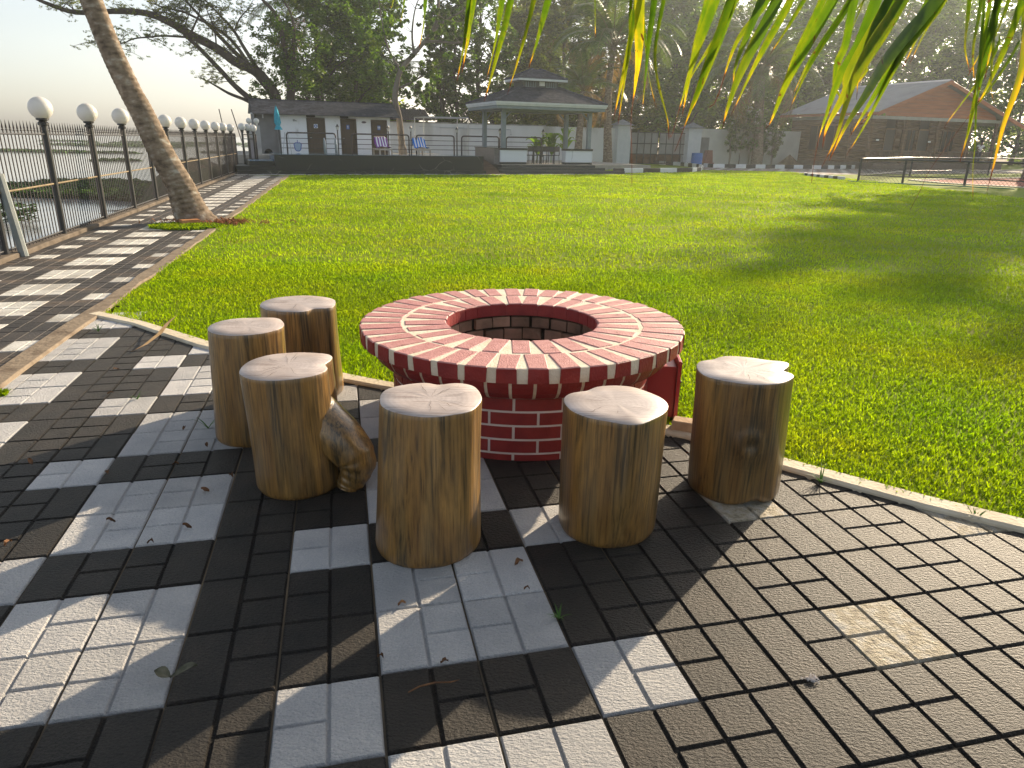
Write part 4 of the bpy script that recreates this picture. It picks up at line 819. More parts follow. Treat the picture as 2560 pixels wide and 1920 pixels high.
# grey prop post beside the first bay, dark netting and the earth bank further along
b = MB(); p = FP(29.1); b.tube([(p[0]+.16, p[1]-.1, .0), (p[0]+.02, p[1]-.05, 1.02)], .055, 8)
tag(b.build('prop_post', mat('pale_post', [(.3, (.16, .20, .21)), (.7, (.30, .31, .29))], 6, .7, .3)), 'grey metal prop post leaning beside the fence at the left edge', 'post')
b = MB()
for i in range(25):
    v0, v1 = 66+i*1.84, 66+(i+1)*1.84; zz = .40
    p, q = FP(v0), FP(v1); o_ = -.05
    b.box((0, 0, 0), (1, .012, 1), lambda x, y, z: (p[0]+(q[0]-p[0])*x+o_, p[1]+(q[1]-p[1])*x+y, .08+z*zz+.03*math.sin(i+x*1.3)*z))
tag(b.build('shade_net', mat('dark_net', [(.3, (.012, .022, .018)), (.7, (.03, .045, .035))], 6, .9, .1)), 'dark green shade net tied along the lower half of the far fence', 'net')
b = MB(); n1, n2 = 40, 8; Vv = []
for i in range(n1+1):
    v = 80+i*1.0
    for j in range(n2+1):
        f = j/n2; q = LG(-15.2-f*9, v); hgt = -1.0+(1.45+.55*mnoise.noise(Vector((i*.4, 3, 0))))*math.sin(math.pi*min(1, f*1.2))**.8*min(1, max(0, (v-80)/14))*(1-max(0, f-.5))+.2*mnoise.noise(Vector((i*.7, j*.9, 2)))
        Vv.append((q[0], q[1], hgt))
b.add(Vv, [(i*(n2+1)+j, i*(n2+1)+j+1, (i+1)*(n2+1)+j+1, (i+1)*(n2+1)+j) for i in range(n1) for j in range(n2)])
struct(b.build('earth_bank', mat('bank_earth', [(.3, (.06, .05, .03)), (.5, (.13, .10, .07)), (.7, (.06, .09, .03))], .8, .95, .1, 1, 12), smooth=True))

# ------------------------------------------------------------------ floating weed on the lake
g = np.random.default_rng(77); Vl = []; tl = []; cnt = 0
while cnt < 42000:
    d = 26*math.exp(g.random()*2.35); a = g.uniform(-.25, 1.05)
    x, y = -d*math.sin(a)-4, d*math.cos(a); u, v = PGi(x, y)
    if u > -18 or y < 4: continue
    lim = .34-(.52 if 30 < d < 40 else .12 if d < 62 else .0)
    nv = mnoise.noise(Vector((x*.028+3, y*.075, 0)))*1.0+.35*mnoise.noise(Vector((x*.12, y*.25, 5)))
    if d < 29.5+2*mnoise.noise(Vector((x*.2, y*.2, 0))) or nv < lim: continue
    s_ = .16+.0042*d; az = g.uniform(0, 6.28); ti_ = g.uniform(.1, .7); h_ = g.uniform(.02, .18)*(1 if d < 60 else .4)
    c0 = np.array([x, y, -.95+h_]); e1 = np.array([math.cos(az), math.sin(az), 0])*s_; e2 = np.array([-math.sin(az)*math.cos(ti_), math.cos(az)*math.cos(ti_), math.sin(ti_)])*s_*.8
    Vl += [c0-e1, c0-e2, c0+e1, c0+e2]; tl.append(g.uniform(.45, 1.4)); cnt += 1
o = np_mesh('floating_weed', np.array(Vl), np.arange(cnt*4).reshape(-1, 4), m_weed, tint=tl)
tag(o, 'green mats of floating water weed drifting on the lake', 'water weed', kind='stuff')
Vl = []; tl = []
for k in range(420):
    a = g.uniform(0, 6.28); q = g.random()**.5; x, y = -15.0+.75*q*math.cos(a), 21.3+.5*q*math.sin(a); s_ = .075; az = g.uniform(0, 6.28)
    c0 = np.array([x, y, -.93+g.uniform(0, .45)]); e1 = np.array([math.cos(az), math.sin(az), .2])*s_; e2 = np.array([-math.sin(az), math.cos(az), .4])*s_*.8
    Vl += [c0-e1, c0-e2, c0+e1, c0+e2]; tl.append(g.uniform(.5, 1.3))
tag(np_mesh('water_plant', np.array(Vl), np.arange(len(tl)*4).reshape(-1, 4), m_weed, tint=tl), 'small leafy green water plant behind the fence at the left edge', 'plant')
for x0, y0, lab in ((-10.0, 70, 'left of two thin poles standing in the lake beyond the fence'), (-6.9, 70, 'right of two thin poles standing in the lake beyond the fence')):
    b = MB(); q0, q1 = (-18.45, -19.03) if x0 < -8 else (-17.2, -18.24)
    b.tube([(q0, 48, -1.2), (q1, 48, 3.15)], .03, 6); tag(b.build('pole', m_rustmetal), lab, 'pole', 'poles in the lake')

# ------------------------------------------------------------------ pool terrace
def rbox(b, s0, s1, d0, d1, z0, z1): b.box((s0, d0, z0), (s1, d1, z1), RF)
pool = thing('swimming_pool', 'raised swimming pool with black veined marble front wall and blue tiled rim', 'swimming pool', RF(1.5, .35))
b = MB(); rbox(b, -.1, 11.2, 0, .35, -.05, .15); b.build('step', m_bmarble, pool)
b = MB(); rbox(b, 1.5, 11.2, .35, .6, .15, .80); rbox(b, 10.95, 11.2, .6, 3.6, .15, .80); b.build('front_wall', m_bmarble, pool)
m_tile = mat('pool_tile', [(.35, (.05, .12, .22)), (.65, (.13, .24, .36))], 18, .2, .5)
b = MB(); rbox(b, 1.55, 10.9, .603, 3.6, .3, .74); rbox(b, 1.5, 10.95, .36, .598, .802, .812); b.build('tiled_rim', m_tile, pool)
m_pw2 = mat('pool_water', [(.4, (.06, .16, .24)), (.6, (.08, .20, .28))], 1, .05, .5, .15, 6)
b = MB(); b.poly([RF(1.52, .42, .822), RF(10.93, .42, .822), RF(10.93, 3.6, .822), RF(1.52, 3.6, .822)]); b.build('water_surface', m_pw2, pool)
b = MB(); rbox(b, -.1, 1.495, .352, 4.0, .0, .33); rbox(b, .45, 1.49, .7, 3.0, .332, .52)
b.build('side_basin', m_bmarble, pool)
b = MB(); rbox(b, .5, 1.48, .75, 2.9, .521, .535); b.build('basin_tiles', m_tile, pool)
b = MB(); rbox(b, -.1, 12.2, 3.6, 14, -.05, .70); rbox(b, 12.2, 23.5, 4.4, 14, -.05, .30); struct(b.build('pool_deck', m_deck))
# ladder
lad = thing('pool_ladder', 'chrome pool ladder with two bent handrails on the pool rim', 'ladder', RF(4.05, 1.0, .82))
for s in (3.8, 4.3):
    b = MB(); b.tube([RF(s, .95, .55), RF(s, .95, 1.2), RF(s-.02, 1.0, 1.45), RF(s-.02, 1.15, 1.5), RF(s-.01, 1.3, 1.4), RF(s, 1.35, .8)], .028, 8); b.build('handrail', m_steel, lad, smooth=True)
b = MB()
for z in (.6, .85): b.tube([RF(3.8, .95, z), RF(4.3, .95, z)], .02, 6)
b.build('rungs', m_steel, lad)
# ---- wash house
wh = thing('wash_house', 'white changing room building with three brown doors and a grey shingle roof by the pool', 'building', RF(2.5, 7, .7))
m_whwall = mat('white_wall_stained', [(.25, (.50, .50, .50)), (.34, (.78, .80, .83)), (.75, (.82, .84, .86))], 1.6, .85, .2, detail=9, stretch=(1, 1, .5))
b = MB()
for s0, s1 in ((2.5, 3.83), (4.79, 5.57), (6.43, 7.2), (8.09, 8.25)): rbox(b, s0, s1, 7, 7.15, .7, 2.75)
for s0, s1, z in ((4.31, 4.79, 2.53), (6.03, 6.43, 2.53), (7.2, 8.09, 2.50)): rbox(b, s0, s1, 7.002, 7.148, z, 2.748)
rbox(b, 8.1, 8.25, 7.15, 10, .7, 2.75); rbox(b, 2.5, 8.1, 9.85, 10, .7, 2.75); b.build('wall', m_whwall, wh)
b = MB(); rbox(b, 1.3, 2.5, 7.25, 7.4, .4, 2.75); rbox(b, 1.3, 1.45, 7.4, 10, .4, 2.75); rbox(b, 2.35, 2.498, 7.05, 7.25, .7, 2.75); b.build('grey_bay_wall', m_greywall, wh)
b = MB(); rbox(b, 1.28, 1.36, 7.14, 7.24, .35, 2.6); b.build('drain_pipe', m_blackmetal, wh)
b = MB(); rbox(b, 1.1, 1.75, 6.75, 6.95, 2.60, 2.66); b.tube([RF(1.68, 6.9, 2.62), RF(1.68, 6.9, 2.42)], .03, 6); b.build('gutter', m_fascia, wh)
b = MB(); b.lathe([(.001, 0), (.001, .001)], 4); b = MB()
n = 10; P = [RF(1.62+.44*i/n, 7.245, .70+.0) for i in range(n+1)]; Q = [RF(1.62+.44*i/n, 7.244, .72+.22*math.sin(math.pi*i/n)**.5) for i in range(n+1)]
for i in range(n): b.poly([P[i], P[i+1], Q[i+1], Q[i]])
b.build('arch_opening', m_dark, wh)
rowsn = 13; b = MB(); rg = random.Random(8)
S0, S1, D0, D1, Z0, Z1 = 1.18, 8.72, 6.55, 8.3, 2.62, 3.37
for i in range(rowsn):
    f0, f1 = i/rowsn, (i+1)/rowsn; s = S0-.3*(i % 2)*.5
    while s < S1:
        w_ = .30*rg.uniform(.8, 1.2); a, c = max(s, S0), min(s+w_, S1); b.ti = rg.uniform(.7, 1.35); s += w_
        if c <= a: continue
        zA, zB = Z0+(Z1-Z0)*f0, Z0+(Z1-Z0)*f1; dA, dB = D0+(D1-D0)*f0, D0+(D1-D0)*f1
        b.add([RF(a, dA, zA), RF(c, dA, zA), RF(c, dA, zA+.028), RF(a, dA, zA+.028), RF(c, dB, zB+.006), RF(a, dB, zB+.006)], [(0, 1, 2, 3), (3, 2, 4, 5)])
b.ti = .8; b.add([RF(S0, D0, Z0-.02), RF(S1, D0, Z0-.02), RF(S1, D1, Z1-.02), RF(S0, D1, Z1-.02), RF(S1, 10.2, 2.7), RF(S0, 10.2, 2.7)], [(0, 1, 2, 3), (3, 2, 4, 5)])
b.add([RF(S0, D0+.02, Z0), RF(S0, D1, Z1), RF(S0, 10.2, 2.7)], [(0, 1, 2)]); b.add([RF(S1, D0+.02, Z0), RF(S1, D1, Z1), RF(S1, 10.2, 2.7)], [(0, 1, 2)])
rbox(b, S0, S1, D1-.06, D1+.06, Z1-.02, Z1+.03); b.build('shingle_roof', m_slate, wh, tint=True)
for s0, s1 in ((3.84, 4.3), (5.58, 6.02)):
    b = MB(); rbox(b, s0, s1, 7.05, 7.06, 2.54, 2.72); b.build('vent_gap', m_dark, wh)
DR = [(3.845, 4.78, 'ring'), (5.58, 6.425, 'man'), (7.21, 8.085, 'pair')]
for k, (s0, s1, pic) in enumerate(DR):
    b = MB(); z1 = 2.5 if k < 2 else 2.48; off = .22 if k == 1 else .08
    rbox(b, s0+.04, s1-.04, 7+off, 7.04+off, .7, z1-.06)
    for zz in (1.0, 1.7): rbox(b, s0+.16, s1-.16, 6.985+off, 7+off-.001, zz, zz+.5)
    d = b.build('door', m_door, wh)
    b = MB(); rbox(b, s0+.002, s0+.045, 6.99, 7.12+off, .7, z1); rbox(b, s1-.045, s1-.002, 6.99, 7.12+off, .7, z1); rbox(b, s0+.046, s1-.046, 6.99, 7.12+off, z1-.055, z1); b.build('frame', m_door, d)
    b = MB(); b.tube([RF(s0+.12, 6.98+off, 1.52), RF(s0+.12, 6.95+off, 1.52), RF(s0+.22, 6.95+off, 1.52)], .012, 6); b.build('handle', m_steel, d)
    sc_ = (s0+s1)/2+(.0 if k != 0 else -.01); zc = 2.10
    b = MB(); dd = 6.98+off
    if k == 0:
        rbox(b, sc_-.10, sc_+.10, dd-.008, dd, zc-.10, zc+.10); b.mi = 1
        for i in range(16):
            a0, a1 = 2*math.pi*i/16, 2*math.pi*(i+1)/16
            b.poly([RF(sc_+.035*math.cos(a0), dd-.011, zc+.035*math.sin(a0)), RF(sc_+.035*math.cos(a1), dd-.011, zc+.035*math.sin(a1)), RF(sc_+.085*math.cos(a1), dd-.011, zc+.085*math.sin(a1)), RF(sc_+.085*math.cos(a0), dd-.011, zc+.085*math.sin(a0))])
    else:
        b.mi = 1; rbox(b, sc_-.08, sc_+.08, dd-.008, dd, zc-.12, zc+.10); b.mi = 0
        for q in ((0,) if k == 1 else (-.04, .04)):
            b.poly([RF(sc_+q-.028, dd-.011, zc-.02), RF(sc_+q+.028, dd-.011, zc-.02), RF(sc_+q+.02, dd-.011, zc+.04), RF(sc_+q-.02, dd-.011, zc+.04)]); b.poly([RF(sc_+q-.012, dd-.011, zc-.09), RF(sc_+q+.012, dd-.011, zc-.09), RF(sc_+q+.012, dd-.011, zc-.021), RF(sc_+q-.012, dd-.011, zc-.021)])
            b.poly([RF(sc_+q+.017*math.cos(a), dd-.011, zc+.065+.017*math.sin(a)) for a in [2*math.pi*i/8 for i in range(8)]])
    b.build('door_sign', [m_signw, m_blue], d)
b = MB(); P = [RF(6.83+.13*math.cos(2*math.pi*i/16), 6.99, 2.35+.055*math.sin(2*math.pi*i/16)) for i in range(16)]; b.poly(P); b.build('oval_plate', mat('plate_dark', [(0, (.08, .06, .09))], rough=.4), wh)
b = MB(); b.sphere(RF(3.2, 6.97, 2.36), .06, 8, 6); b.tube([RF(3.2, 6.97, 2.36), RF(3.32, 6.85, 2.33)], .025, 6); b.build('wall_light', m_steel, wh)
# second roof behind
t = thing('shed', 'low shed with a ribbed brown metal roof behind the white wall', 'shed', RF(11, 15, 0))
b = MB()
for i in range(24):
    s0 = 9.6+i*.125; b.ti = 1
    rbox_ = [RF(s0, 13.6, 2.69), RF(s0+.10, 13.6, 2.69), RF(s0+.10, 15.2, 3.42), RF(s0, 15.2, 3.42)]; b.poly(rbox_)
    b.add([RF(s0+.10, 13.6, 2.69), RF(s0+.1125, 13.6, 2.73), RF(s0+.125, 13.6, 2.69), RF(s0+.10, 15.2, 3.42), RF(s0+.1125, 15.2, 3.46), RF(s0+.125, 15.2, 3.42)], [(0, 1, 4, 3), (1, 2, 5, 4)])
b.build('roof', m_roofbrown, t)
b = MB(); rbox(b, 9.7, 12.5, 14.4, 16.5, 0, 2.6); b.build('wall', m_greywall, t)
# boundary wall
t = thing('boundary_wall', 'long weathered white wall behind the pool and gazebo', 'wall', RF(9, 14))
b = MB(); rbox(b, 8.6, 27, 14, 14.2, -.05, 2.55); b.build('wall', m_gwall, t)
b = MB(); rbox(b, 8.6, 21, 13.97, 14.23, 2.552, 2.62); b.build('coping', mat('stained_coping', [(.35, (.14, .13, .11)), (.65, (.38, .38, .36))], 2, .9, .1), t)
t = thing('boundary_wall', 'white wall with a recessed panel right of the gate behind the flowering bush', 'wall', RF(33.5, 14))
b = MB(); rbox(b, 33.95, 44.2, 14, 14.2, -.05, 2.68); b.build('wall', mat('warm_white_wall', [(.3, (.50, .49, .47)), (.7, (.60, .59, .56))], 1.2, .9, .15, detail=7), t)
b = MB(); rbox(b, 34.3, 35.05, 13.97, 14, .2, 2.06); b.build('recessed_panel', m_greywall, t)
# pipe frame (outdoor showers)
t = thing('pipe_frame', 'tall grey pipe frame of an outdoor shower in front of the white wall', 'frame', RF(12, 9.5, .7))
b = MB()
for s, d in ((10.52, 10.2), (10.74, 9), (13.48, 9), (13.2, 10.2)): b.tube([RF(s, d, .7), RF(s, d, 2.78)], .03, 6)
b.tube([RF(10.74, 9, 2.78), RF(13.48, 9, 2.80)], .03, 6); b.tube([RF(10.52, 10.2, 2.76), RF(13.2, 10.2, 2.78)], .03, 6); b.tube([RF(10.52, 10.2, 2.77), RF(10.74, 9, 2.78)], .03, 6); b.tube([RF(13.2, 10.2, 2.77), RF(13.48, 9, 2.79)], .03, 6)
b.tube([RF(10.6, 9.5, 2.25), RF(13.4, 9.5, 2.25)], .015, 6); b.tube([RF(10.52, 10.2, 1.75), RF(10.62, 10.1, 1.75)], .04, 6)
b.build('pipes', m_steel, t)
t = thing('shower', 'wall pipe with a curved shower arm on the white wall behind the gazebo', 'shower', RF(15, 13.9))
b = MB(); b.tube([RF(13.2, 13.85, 2.28), RF(18.0, 13.85, 2.28), RF(18.2, 13.7, 2.26), RF(18.2, 13.6, 1.98)], .025, 6); b.lathe([(.10, 0), (.03, .06), (.001, .06)], 10, RF(18.2, 13.6, 1.92)); b.build('pipe', m_steel, t)
# ---- railings on the terrace
def railing(label, s0, s1, d=5., z0=.70):
    t = thing('pool_railing', label, 'railing', RF(s0, d, z0), 'dark bent pipe railings on the pool terrace')
    b = MB(); r_ = .16; zt = z0+1.04
    b.tube([RF(s0, d, z0)]+[RF(s0, d, zt-r_-.01)]+arc_round(RF(s0, d, zt-r_), RF(s0, d, zt), RF(s0+r_, d, zt))+arc_round(RF(s1-r_, d, zt), RF(s1, d, zt), RF(s1, d, zt-r_))+[RF(s1, d, z0)], .038, 8)
    b.build('hoop', m_rustmetal, t, smooth=True); b = MB()
    for z in (z0+.32, z0+.54, z0+.78): b.tube([RF(s0, d, z), RF(s1, d, z)], .017, 6)
    b.build('bars', m_rustmetal, t)
railing('dark bent pipe railing left of the lamp, in front of the first brown door', 2.56, 4.95)
railing('dark bent pipe railing in front of the middle and right brown doors', 5.75, 8.75)
railing('dark bent pipe railing behind the blue striped lounger', 9.15, 11.25)
railing('dark bent pipe railing between the blue lounger and the gazebo', 11.68, 13.85)
railing('dark bent pipe railing seen inside the gazebo', 14.3, 16.45)
t = thing('rail_bars', 'thin dark rails linking the pipe railings across the terrace', 'rail', RF(2.4, 5.06, .7))
b = MB()
for z in (1.02, 1.24, 1.48):
    for s0, s1 in ((2.3, 2.56), (4.95, 5.75), (8.75, 9.15), (11.25, 11.68), (13.85, 14.3)): b.tube([RF(s0, 5.06, z), RF(s1, 5.06, z)], .015, 6)
b.build('bars', m_rustmetal, t)
m_lampglass = mat('lantern_glass', [(0, (.55, .53, .48))], rough=.2)
LPS = [(5.09, 'slim black garden lantern post between the first and second brown doors'), (7.95, 'slim black garden lantern post behind the purple striped lounger'), (8.9, 'slim black garden lantern post left of the blue striped lounger'), (11.46, 'slim black garden lantern post right of the blue striped lounger'), (13.98, 'slim black garden lantern post beside the front left gazebo post'), (16.62, 'slim black garden lantern post seen inside the gazebo near the plants')]
lt = thing('garden_lantern', 'x', 'lamp post', (0, 0, 0), 'slim black lantern posts on the terrace')
b = MB(); b.tube([(0, 0, 0), (0, 0, 1.2)], .03, 8); b.build('post', m_blackmetal, lt)
b = MB(); b.lathe([(.04, 1.2), (.085, 1.36), (.09, 1.37)], 8); b.build('glass', m_lampglass, lt)
b = MB(); b.lathe([(.10, 1.37), (.05, 1.42), (.015, 1.5), (.001, 1.5)], 8); b.lathe([(.001, 1.18), (.05, 1.19), (.05, 1.21)], 8); b.build('cap', m_blackmetal, lt)
for i, (s, lab) in enumerate(LPS):
    o = lt if i == 0 else copy_tree(lt); o.location = RF(s, 5.15 if i != 1 else 6.2, .7); o['label'] = lab
# ---- umbrella, net, broom
t = thing('parasol', 'closed turquoise parasol on a dark pole beside the white changing rooms', 'parasol', RF(2.2, 4.6, .7))
b = MB(); b.tube([RF(2.22, 4.6, .7), RF(2.13, 4.6, 2.95)], .025, 8); b.build('pole', m_blackmetal, t)
b = MB(); rows_ = [(2.97, .012), (2.75, .06), (2.5, .10), (2.2, .125), (2.1, .10), (2.04, .075), (1.98, .11), (1.86, .15)]; n = 18; V = []
for z, r_ in rows_:
    cx_ = 2.22-.09*(z-.7)/2.25
    for j in range(n):
        a = 2*math.pi*j/n; q = r_*(1+.28*math.cos(6*a)*(z < 2.9)); V.append(RF(cx_+q*math.cos(a), 4.6+q*math.sin(a), z))
b.add(V, [(i*n+j, i*n+(j+1) % n, (i+1)*n+(j+1) % n, (i+1)*n+j) for i in range(len(rows_)-1) for j in range(n)])
b.build('canopy', mat('turquoise_cloth', [(.3, (.02, .30, .42)), (.7, (.04, .40, .52))], 8, .8, .2), t, smooth=True)
t = thing('pool_net', 'blue rimmed pool skimmer net leaning against the railing', 'pool net', RF(3.0, 4.7, .7))
b = MB(); loop = [(2.9, .95), (2.85, 1.2), (2.92, 1.27), (3.14, 1.27), (3.21, 1.2), (3.16, .95), (3.08, .88), (2.98, .88), (2.9, .95)]
b.tube([RF(s, 4.7, z) for s, z in loop], .02, 6); b.tube([RF(3.03, 4.7, 1.27), RF(3.03, 4.75, 1.4)], .015, 6); b.build('rim', mat('net_blue', [(0, (.02, .06, .35))], rough=.4), t)
b = MB(); b.poly([RF(s, 4.705, z) for s, z in loop[:-1]]); b.build('mesh', mat('net_mesh', [(.3, (.25, .36, .5)), (.7, (.4, .5, .62))], 30, .8), t)
t = MB(); t.tube([RF(2.3, 4.75, .72), RF(2.5, 5.03, 1.75)], .016, 6); t.tube([RF(2.72, 4.75, .75), RF(2.62, 5.03, 1.8)], .016, 6)
tag(t.build('net_poles', m_steel), 'pale long handled poles leaning on the left end of the terrace railing', 'pole')
# ---- loungers
def lounger(label, s, d, m_cloth):
    t = thing('sun_lounger', label, 'sun lounger', RF(s, d, .7), 'sun loungers on the pool terrace')
    b = MB(); B_ = lambda x0, x1, y0, y1, z0, z1: b.box((s+x0, d+y0, .7+z0), (s+x1, d+y1, .7+z1), RF)
    B_(-.33, -.27, -.1, 1.5, .28, .36); B_(.27, .33, -.1, 1.5, .28, .36); B_(-.27, .27, -.1, -.03, .28, .36)
    for i in range(8): B_(-.27, .27, .02+i*.18, .12+i*.18, .31, .345)
    b.build('frame', m_beige, t)
    for x in (-.3, .3):
        for y in (-.05, 1.4):
            b = MB(); b.box((s+x-.035, d+y-.035, .7), (s+x+.035, d+y+.035, .98), RF); b.build('leg', m_beige, t)
    b = MB(); 
    for i in range(7):
        y0 = .75+i*.09; z0 = .38+i*.085; b.box((s-.28, d+y0, .7+z0), (s+.28, d+y0+.03, .7+z0+.07), RF)
    b.build('backrest', m_beige, t)
    b = MB(); n, k = 20, 9; V = []
    for i in range(n+1):
        f = i/n
        if f < .12: y, z = .78+.02, .98-.5*.0-.3+f*2.2+.0
        P = [(.10, .50), (.55, .50), (.66, .50), (1.02, .90), (1.12, .98), (1.17, .93), (1.17, .60)]
        q = f*(len(P)-1); a = min(int(q), len(P)-2); y = P[a][0]+(P[a+1][0]-P[a][0])*(q-a); z = P[a][1]+(P[a+1][1]-P[a][1])*(q-a)
        for j in range(k+1):
            x = -.33+.66*j/k; V.append(RF(s+x+.008*math.sin(i*1.1+j), d+y, .7+z-.05+.02*math.sin(j*.9+i*.6)-.06*abs(x/.33)**6))
    b.add(V, [])
    for i in range(n):
        for j in range(k):
            b.f.append([i*(k+1)+j, i*(k+1)+j+1, (i+1)*(k+1)+j+1, (i+1)*(k+1)+j]); b.m.append(j % 2); b.t.append(1)
    b.build('towel', [m_cloth, m_towelw], t, smooth=True)
m_beige = mat('beige_plastic', [(0, (.44, .38, .31))], rough=.5); m_towelw = mat('towel_white', [(0, (.72, .72, .76))], rough=.9, spec=.1)
lounger('sun lounger under a purple and white striped towel in front of the right brown door', 7.25, 4.0, mat('towel_purple', [(0, (.22, .06, .30))], rough=.9, spec=.1))
lounger('sun lounger under a blue and white striped towel in front of the white wall', 9.28, 4.0, mat('towel_blue', [(0, (.02, .18, .62))], rough=.9, spec=.1))
# ---- garden gate and wall stub by the lake
t = thing('garden_gate', 'small dark metal gate with a white panel beside the grey changing room wall', 'gate', RF(.6, 2.5, .3))
b = MB()
for s in (.40, .66, .95): b.tube([RF(s, 2.5, .35), RF(s, 2.5, 1.62)], .028, 6)
for z in (.55, 1.42, 1.6): b.tube([RF(.40, 2.5, z), RF(.95, 2.5, z)], .02, 6)
b.build('frame', m_rustmetal, t)
b = MB(); rbox(b, .68, .93, 2.52, 2.56, .42, 1.5); b.build('panel', mat('pinkish_white', [(.3, (.5, .44, .46)), (.7, (.62, .57, .58))], 3, .7), t)
t = thing('wall_stub', 'short grey concrete wall stub with two globe lamps beside the changing rooms', 'wall', RF(1, 4, .3))
b = MB(); rbox(b, .72, 1.27, 3.95, 4.3, .3, 2.02); b.build('wall', mat('grey_stub', [(.3, (.30, .30, .30)), (.7, (.42, .42, .42))], 2, .9), t)
for k, s in enumerate((.82, 1.15)):
    q = MB(); q.sphere(RF(s, 4.1, 2.22), .13, 16, 10); q.tube([RF(s, 4.1, 2.02), RF(s, 4.1, 2.1)], .05, 8); q.build('globe', m_globe, t, smooth=True)

# ------------------------------------------------------------------ gazebo
gz = thing('gazebo', 'grey gazebo with a two tiered shingle roof on square posts beside the pool', 'gazebo', RF(15, 3, .3))
b = MB()
rbox(b, 12.0, 19.0, 0, .35, -.05, .14); rbox(b, 12.05, 18.0, .35, .7, -.05, .275); rbox(b, 12.3, 17.6, .7, 4.5, -.05, .40); b.build('steps', mat('dark_granite', [(.3, (.02, .025, .028)), (.7, (.045, .05, .055))], 12, .35, .5), gz)
b = MB(); rbox(b, 12.05, 18.45, .33, .352, .13, .142); rbox(b, 12.1, 17.95, .68, .702, .262, .277); b.build('step_edges', mat('step_edge', [(0, (.22, .23, .24))], rough=.5), gz)
b = MB(); rbox(b, 12.35, 17.55, .75, 4.45, .402, .415); b.build('floor', m_deck, gz)
PO_ = [(12.74, 1.62), (17.63, 1.62), (12.74, 4.3), (17.63, 4.3)]
for s, d in PO_:
    b = MB(); rbox(b, s-.10, s+.10, d-.10, d+.10, .42, 3.10); p_ = b.build('post', m_grey, gz)
    b = MB(); sx = 1 if s < 15 else -1
    b.tube([RF(s+sx*.09, d, 2.62), RF(s+sx*.48, d, 3.02)], .045, 4); b.build('brace', m_grey, p_)
b = MB()
for s0, s1, d0, d1 in ((12.6, 17.75, 1.52, 1.72), (12.6, 17.75, 4.2, 4.4)): rbox(b, s0, s1, d0, d1, 2.98, 3.12)
for s0, s1 in ((12.64, 12.84), (17.53, 17.73)): rbox(b, s0, s1, 1.73, 4.19, 2.985, 3.115)
b.build('beams', m_grey, gz)
E0, E1, F0, F1 = 12.0, 18.22, .8, 5.2
def ring(b, s0, s1, d0, d1, z0, z1, th_):
    rbox(b, s0, s1, d0, d0+th_, z0, z1); rbox(b, s0, s1, d1-th_, d1, z0, z1); rbox(b, s0, s0+th_, d0+th_, d1-th_, z0, z1); rbox(b, s1-th_, s1, d0+th_, d1-th_, z0, z1)
b = MB(); ring(b, E0, E1, F0, F1, 3.27, 3.36, .12); ring(b, E0+.04, E1-.04, F0+.04, F1-.04, 3.19, 3.268, .12); b.build('fascia', m_fascia, gz)
b = MB(); ring(b, E0+.09, E1-.09, F0+.09, F1-.09, 3.04, 3.188, .1); b.build('lower_fascia', m_grey, gz)
b = MB(); b.poly([RF(E0+.19, F0+.19, 3.17), RF(E1-.19, F0+.19, 3.17), RF(E1-.19, F1-.19, 3.17), RF(E0+.19, F1-.19, 3.17)]); b.build('soffit', mat('soffit', [(0, (.14, .14, .14))], rough=.8), gz)
def hip(b, P0, P1, rows_, seed):
    rg = random.Random(seed)
    (s0, s1, d0, d1, z0), (a0, a1, c0, c1, z1) = P0, P1
    lo = [(s0, d0), (s1, d0), (s1, d1), (s0, d1)]; hi = [(a0, c0), (a1, c0), (a1, c1), (a0, c1)]
    for k in range(4):
        p, q, pu, qu = lo[k], lo[(k+1) % 4], hi[k], hi[(k+1) % 4]
        for i in range(rows_):
            f0, f1 = i/rows_, (i+1)/rows_
            A = [p[j]+(pu[j]-p[j])*f0 for j in (0, 1)]; B_ = [q[j]+(qu[j]-q[j])*f0 for j in (0, 1)]; A1 = [p[j]+(pu[j]-p[j])*f1 for j in (0, 1)]; B1 = [q[j]+(qu[j]-q[j])*f1 for j in (0, 1)]
            n = max(1, int(math.hypot(A[0]-B_[0], A[1]-B_[1])/.28)); za, zb = z0+(z1-z0)*f0, z0+(z1-z0)*f1
            cuts = [0]+[(m_+rg.uniform(-.25, .25))/n for m_ in range(1, n)]+[1]
            for u0, u1 in zip(cuts, cuts[1:]):
                b.ti = rg.uniform(.72, 1.3); L_ = lambda P, Q, u: (P[0]+(Q[0]-P[0])*u, P[1]+(Q[1]-P[1])*u)
                a, c, d, e = L_(A, B_, u0), L_(A, B_, u1), L_(A1, B1, u1), L_(A1, B1, u0)
                b.add([RF(*a, za), RF(*c, za), RF(*c, za+.022), RF(*a, za+.022), RF(*d, zb+.004), RF(*e, zb+.004)], [(0, 1, 2, 3), (3, 2, 4, 5)])
        b.ti = 1.25; b.tube([RF(*p, z0+.03), RF(*pu, z1+.03)], .05, 4)
b = MB(); hip(b, (E0, E1, F0, F1, 3.362), (14.1, 16.1, 2.4, 3.6, 4.17), 15, 1); b.build('shingle_roof', m_slate, gz, tint=True)
b = MB(); rbox(b, 14.1, 16.1, 2.4, 3.6, 4.15, 4.46); ln = b.build('lantern_box', mat('lantern_grey', [(0, (.10, .11, .115))], rough=.7), gz)
for k0, k1 in ((0, 5), (9, 14)):
    b = MB()
    for i in range(k0, k1): rbox(b, 14.25+i*.13, 14.30+i*.13, 2.36, 2.398, 4.19, 4.43)
    rbox(b, 14.24+k0*.13, 14.31+(k1-1)*.13, 2.37, 2.39, 4.17, 4.189); b.build('slats', m_grey, ln)
b = MB(); rbox(b, 15.02, 15.32, 2.36, 2.398, 4.24, 4.44); b.build('white_plate', m_signw, ln)
